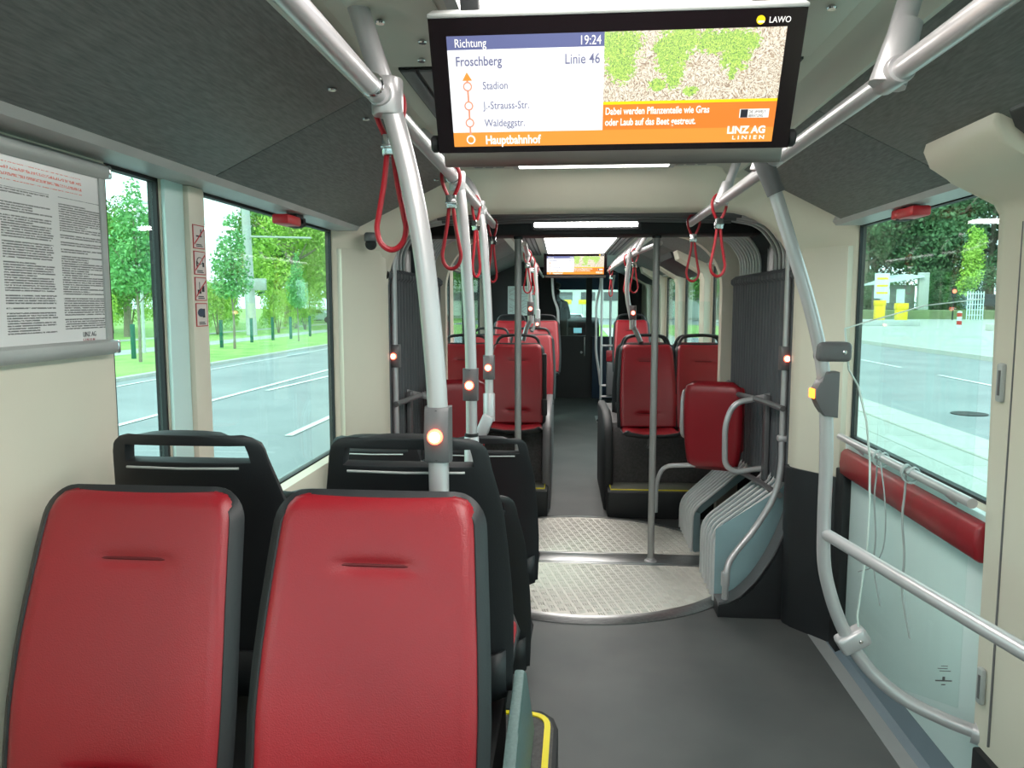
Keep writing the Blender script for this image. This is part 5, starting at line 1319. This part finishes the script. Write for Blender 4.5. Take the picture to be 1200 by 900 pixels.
obj('shaft', tube(B(), [(-19.67, 45, GZ), (-19.8, 45, 7.0), (-19.85, 45, 13)], lambda q: 0.32-0.16*q, 14), 'conc', ms); obj('junction_box', box(B(), -19.3, -18.6, 44.6, 44.9, 2.4, 3.1, 0.03), 'trimgrey', ms)
obj('cross_arm', tube(B(), [(-19.7, 45, 5.6), (-15.5, 44, 5.4)], 0.06, 6), 'conc', ms)
lpz = thing('street_lamp', 'thin street lamp with flat white head in the narrow left window', 'street lamp', (-16.8, 28.5, GZ))
obj('post', tube(B(), [(-16.8, 28.5, GZ), (-16.8, 28.5, 5.4)], 0.06, 8), 'conc', lpz); obj('lamp_head', box(B(), -17.4, -16.1, 28.4, 28.6, 5.38, 5.48, 0.02), 'white', lpz)
# cars
def car(x, y, rot, mat, label, group=None):
    t = thing('car', label, 'car', (x, y, GZ), rot, group)
    prof = [(-2.1, 0.32), (-2.15, 0.62), (-2.0, 0.86), (-1.15, 0.95), (-0.55, 1.40), (0.75, 1.44), (1.45, 1.02), (2.05, 0.95), (2.15, 0.6), (2.1, 0.32)]
    obj('body', prism(B(), prof, 'x', -0.86, 0.86, 0.06), mat, t, local=True)
    obj('side_windows', prism(B(), [(-0.95, 0.98), (-0.5, 1.33), (0.68, 1.36), (1.2, 1.02)], 'x', -0.868, 0.868), 'bezel', t, local=True)
    obj('windscreen', prism(B(), [(-1.10, 0.98), (-0.60, 1.38), (-0.52, 1.36), (-1.0, 0.96)], 'x', -0.72, 0.72), 'bezel', t, local=True)
    for a in (-1.3, 1.3):
        for b_ in (-0.80, 0.80): obj('wheel', lathe(B(), [(0.2, -0.1), (0.32, -0.09), (0.32, 0.09), (0.2, 0.1)], (b_, a, 0.32), 'x', 16), 'tyre', t, local=True)
    for b_ in (-0.6, 0.6): obj('headlamp', box(B(), b_-0.16, b_+0.16, -2.17, -2.08, 0.66, 0.8, 0.02), 'white', t, local=True)
    return t
bc = car(49.2, 98, 1.15, 'carpaint', 'black car parked under the trees at the edge of the right window'); bc.location.z = 0.85; bc.scale = (1.25, 1.25, 1.35)
car(-27, 78, 1.6, 'white', 'pale parked car far beyond the left verge')
car(-31, 86, 1.6, 'carpaint', 'dark parked car far beyond the left verge')
car(-0.8, 42, 0.5, 'white', 'white car seen through the windscreen')
# right side: dark trees, bright young tree in a white cage, boxes, kiosk
struct('raised_lawn', box(B(), 31, 100, 95, 150, GZ, 0.85, 0.1), 'dullgrass', smooth=False)
for i, (x, y, h) in enumerate(((40, 112, 23), (48, 108, 24), (56, 111, 24), (64, 108, 25), (44, 120, 27), (53, 121, 27), (62, 120, 27), (71, 116, 26), (36, 125, 24), (80, 112, 26), (59, 103, 15), (67, 101, 18), (52, 104.5, 13), (33, 135, 24), (76, 104, 20))):
    tree('dark_tree', 'tall dense dark tree in the row across the right road', x, y, h, 'dense_dark%d' % (i % 2), 'dark tree row on the right', rot=i*0.9)
for i, (x, y) in enumerate(((34, 116), (40, 106), (46, 103), (52, 113), (50, 108), (58, 108), (64, 113), (56, 118))):
    b_ = tree('dark_shrub', 'dense dark shrub under the dark tree row', x, y, 7.5, 'dense_darkshrub', 'shrubs under the dark trees', rot=i, sx=1.15); b_.location.z = 0.3-7.5*0.14
tree('bright_tree', 'bright light-green young tree standing in a white cage on the right', 44.8, 92.7, 10.9, 'slim', sx=0.95)
GB2 = GZ+0.14
cg = thing('tree_cage', 'white lattice cage round the bright young tree', 'tree guard', (44.85, 92.7, GB2))
for k in range(7): obj('cage_bar', box(B(), 43.95+k*0.29, 44.03+k*0.29, 91.8, 91.88, GB2, 3.0), 'white', cg, smooth=False)
for k in range(5): obj('cage_hoop', box(B(), 43.95, 45.77, 91.78, 91.9, GB2+0.5+k*0.6, GB2+0.58+k*0.6), 'white', cg, smooth=False)
bo = thing('striped_bollard', 'white round bollard with red top left of the caged tree', 'bollard', (29.0, 61.6, GB2))
obj('post', lathe(B(), [(0.17, GB2), (0.17, 1.0), (0.05, 1.05)], (29.0, 61.6, 0)), 'white', bo)
for z in (0.0, 0.62): obj('red_band', lathe(B(), [(0.18, z), (0.18, z+0.3)], (29.0, 61.6, 0)), 'redside', bo)
for x, y, nm, zt in ((31.1, 83, 'left', 1.95), (29.5, 73.6, 'right', 1.65)):
    t = thing('yellow_box', 'tall yellow box on the far pavement, the %s of two' % nm, 'box', (x, y, GB2))
    obj('box_body', box(B(), x-0.48, x+0.48, y-0.3, y+0.3, GB2, zt-0.55, 0.04), 'bin', t); obj('box_lid', box(B(), x-0.53, x+0.53, y-0.35, y+0.35, zt-0.55, zt, 0.05), 'bin', t)
ad = thing('advert_board', 'white advertising board with yellow lines above the yellow boxes', 'board', (33.9, 90, GB2))
obj('board', box(B(), 33.1, 34.7, 90, 90.2, 2.2, 5.0, 0.03), 'white', ad)
for z in (2.7, 3.5, 4.3): obj('board_stripe', box(B(), 33.3, 34.5, 89.98, 90.0, z, z+0.22), 'bin', ad, smooth=False)
obj('board_post', box(B(), 33.8, 34.0, 90, 90.2, GB2, 2.2), 'conc', ad)
ki = thing('kiosk', 'pale kiosk with a slanted light roof below the dark trees', 'kiosk', (39, 99, 0.85))
obj('walls', box(B(), 36.8, 41.2, 99, 101, 0.85, 3.9, 0.05), 'greyplastic', ki); obj('roof', prism(B(), [(36.2, 4.1), (39.5, 5.2), (41.8, 5.0), (41.8, 4.8), (36.2, 3.9)], 'y', 98, 102), 'white', ki)
for x in (37.2, 39.0): obj('window', box(B(), x, x+1.0, 98.95, 99, 1.7, 3.4), 'white', ki, smooth=False)
obj('column', box(B(), 41.4, 42.6, 98.4, 99.0, 0.85, 5.4, 0.05), 'conc', ki)
tl_ = thing('traffic_light', 'small pedestrian light showing red left of the bright tree', 'traffic light', (42.1, 91, GB2))
obj('post', box(B(), 42.05, 42.15, 91, 91.1, GB2, 3.3), 'void', tl_); obj('lamp_box', box(B(), 41.85, 42.35, 90.9, 91.1, 2.3, 3.4, 0.04), 'void', tl_); obj('red_lamp', lathe(B(), [(0.22, 90.9), (0.22, 90.86)], (42.1, 0, 3.0), 'y', 14), 'button', tl_)
single('low_wall', box(B(), 22.6, 27.8, 65.5, 66, GB2, GZ+0.62, 0.03), 'conc', 'low concrete wall in front of the yellow boxes', 'wall')
single('low_wall', box(B(), 27.6, 34.0, 54, 55, GB2, GZ+0.6, 0.03), 'kerb', 'low kerb block nearer the road at the right', 'wall')

# ahead of the bus
bd_ = thing('office_building', 'pale building with a band of windows ahead of the windscreen', 'building', (0, 100, GZ))
obj('facade_wall', box(B(), -22, 24, 100, 110, GZ, 9, 0.1), 'facade', bd_)
for k in range(15):
    for z in (2.0, 5.0): obj('window', box(B(), -20+k*2.9, -18.2+k*2.9, 99.9, 100, z, z+1.1), 'greyplastic', bd_, smooth=False)
for x in (-1.1, 0.4):
    t = thing('yellow_sign', 'small yellow roadside sign ahead of the bus, the %s one' % ('left' if x < 0 else 'right'), 'sign', (x, 78, GZ))
    obj('sign_face', box(B(), x-0.4, x+0.4, 78, 78.08, 1.55, 2.0, 0.02), 'bin', t); obj('sign_post', box(B(), x-0.04, x+0.04, 78.0, 78.08, GZ, 1.55), 'conc', t)
struct('lawn_ahead', box(B(), -12, 12, 46, 70, GZ-0.02, GZ+0.06), 'grass', smooth=False)
for x, y, h in ((-8, 92, 9), (9, 94, 10), (16, 90, 12)): tree('leafy_tree', 'leafy tree ahead of the bus beside the pale building', x, y, h, 'dense_mid', 'trees ahead')

# each tree of a row says which one it is
NTH = ['first', 'second', 'third', 'fourth', 'fifth', 'sixth', 'seventh', 'eighth', 'ninth', 'tenth', 'eleventh', 'twelfth', 'thirteenth', 'fourteenth', 'fifteenth', 'sixteenth']
for gname in ('dark tree row on the right', 'big trees beyond the left verge', 'shrubs behind the verge', 'shrubs under the dark trees', 'trees ahead'):
    m_ = sorted([o for o in col.objects if o.get('group') == gname], key=lambda o: o.location.x/o.location.y)
    for i, o in enumerate(m_): o['label'] = '%s, %s from the left' % (o['label'], NTH[i])
# lettering becomes plain mesh
bpy.context.view_layer.update()
dg = bpy.context.evaluated_depsgraph_get()
for o in list(TEXTS)+[o for o in col.objects if o.type == 'FONT' and o not in TEXTS]:
    me = bpy.data.meshes.new_from_object(o.evaluated_get(dg)); n_ = bpy.data.objects.new('lettering', me); col.objects.link(n_)
    n_.parent = o.parent; n_.matrix_local = o.matrix_local.copy(); bpy.data.objects.remove(o)
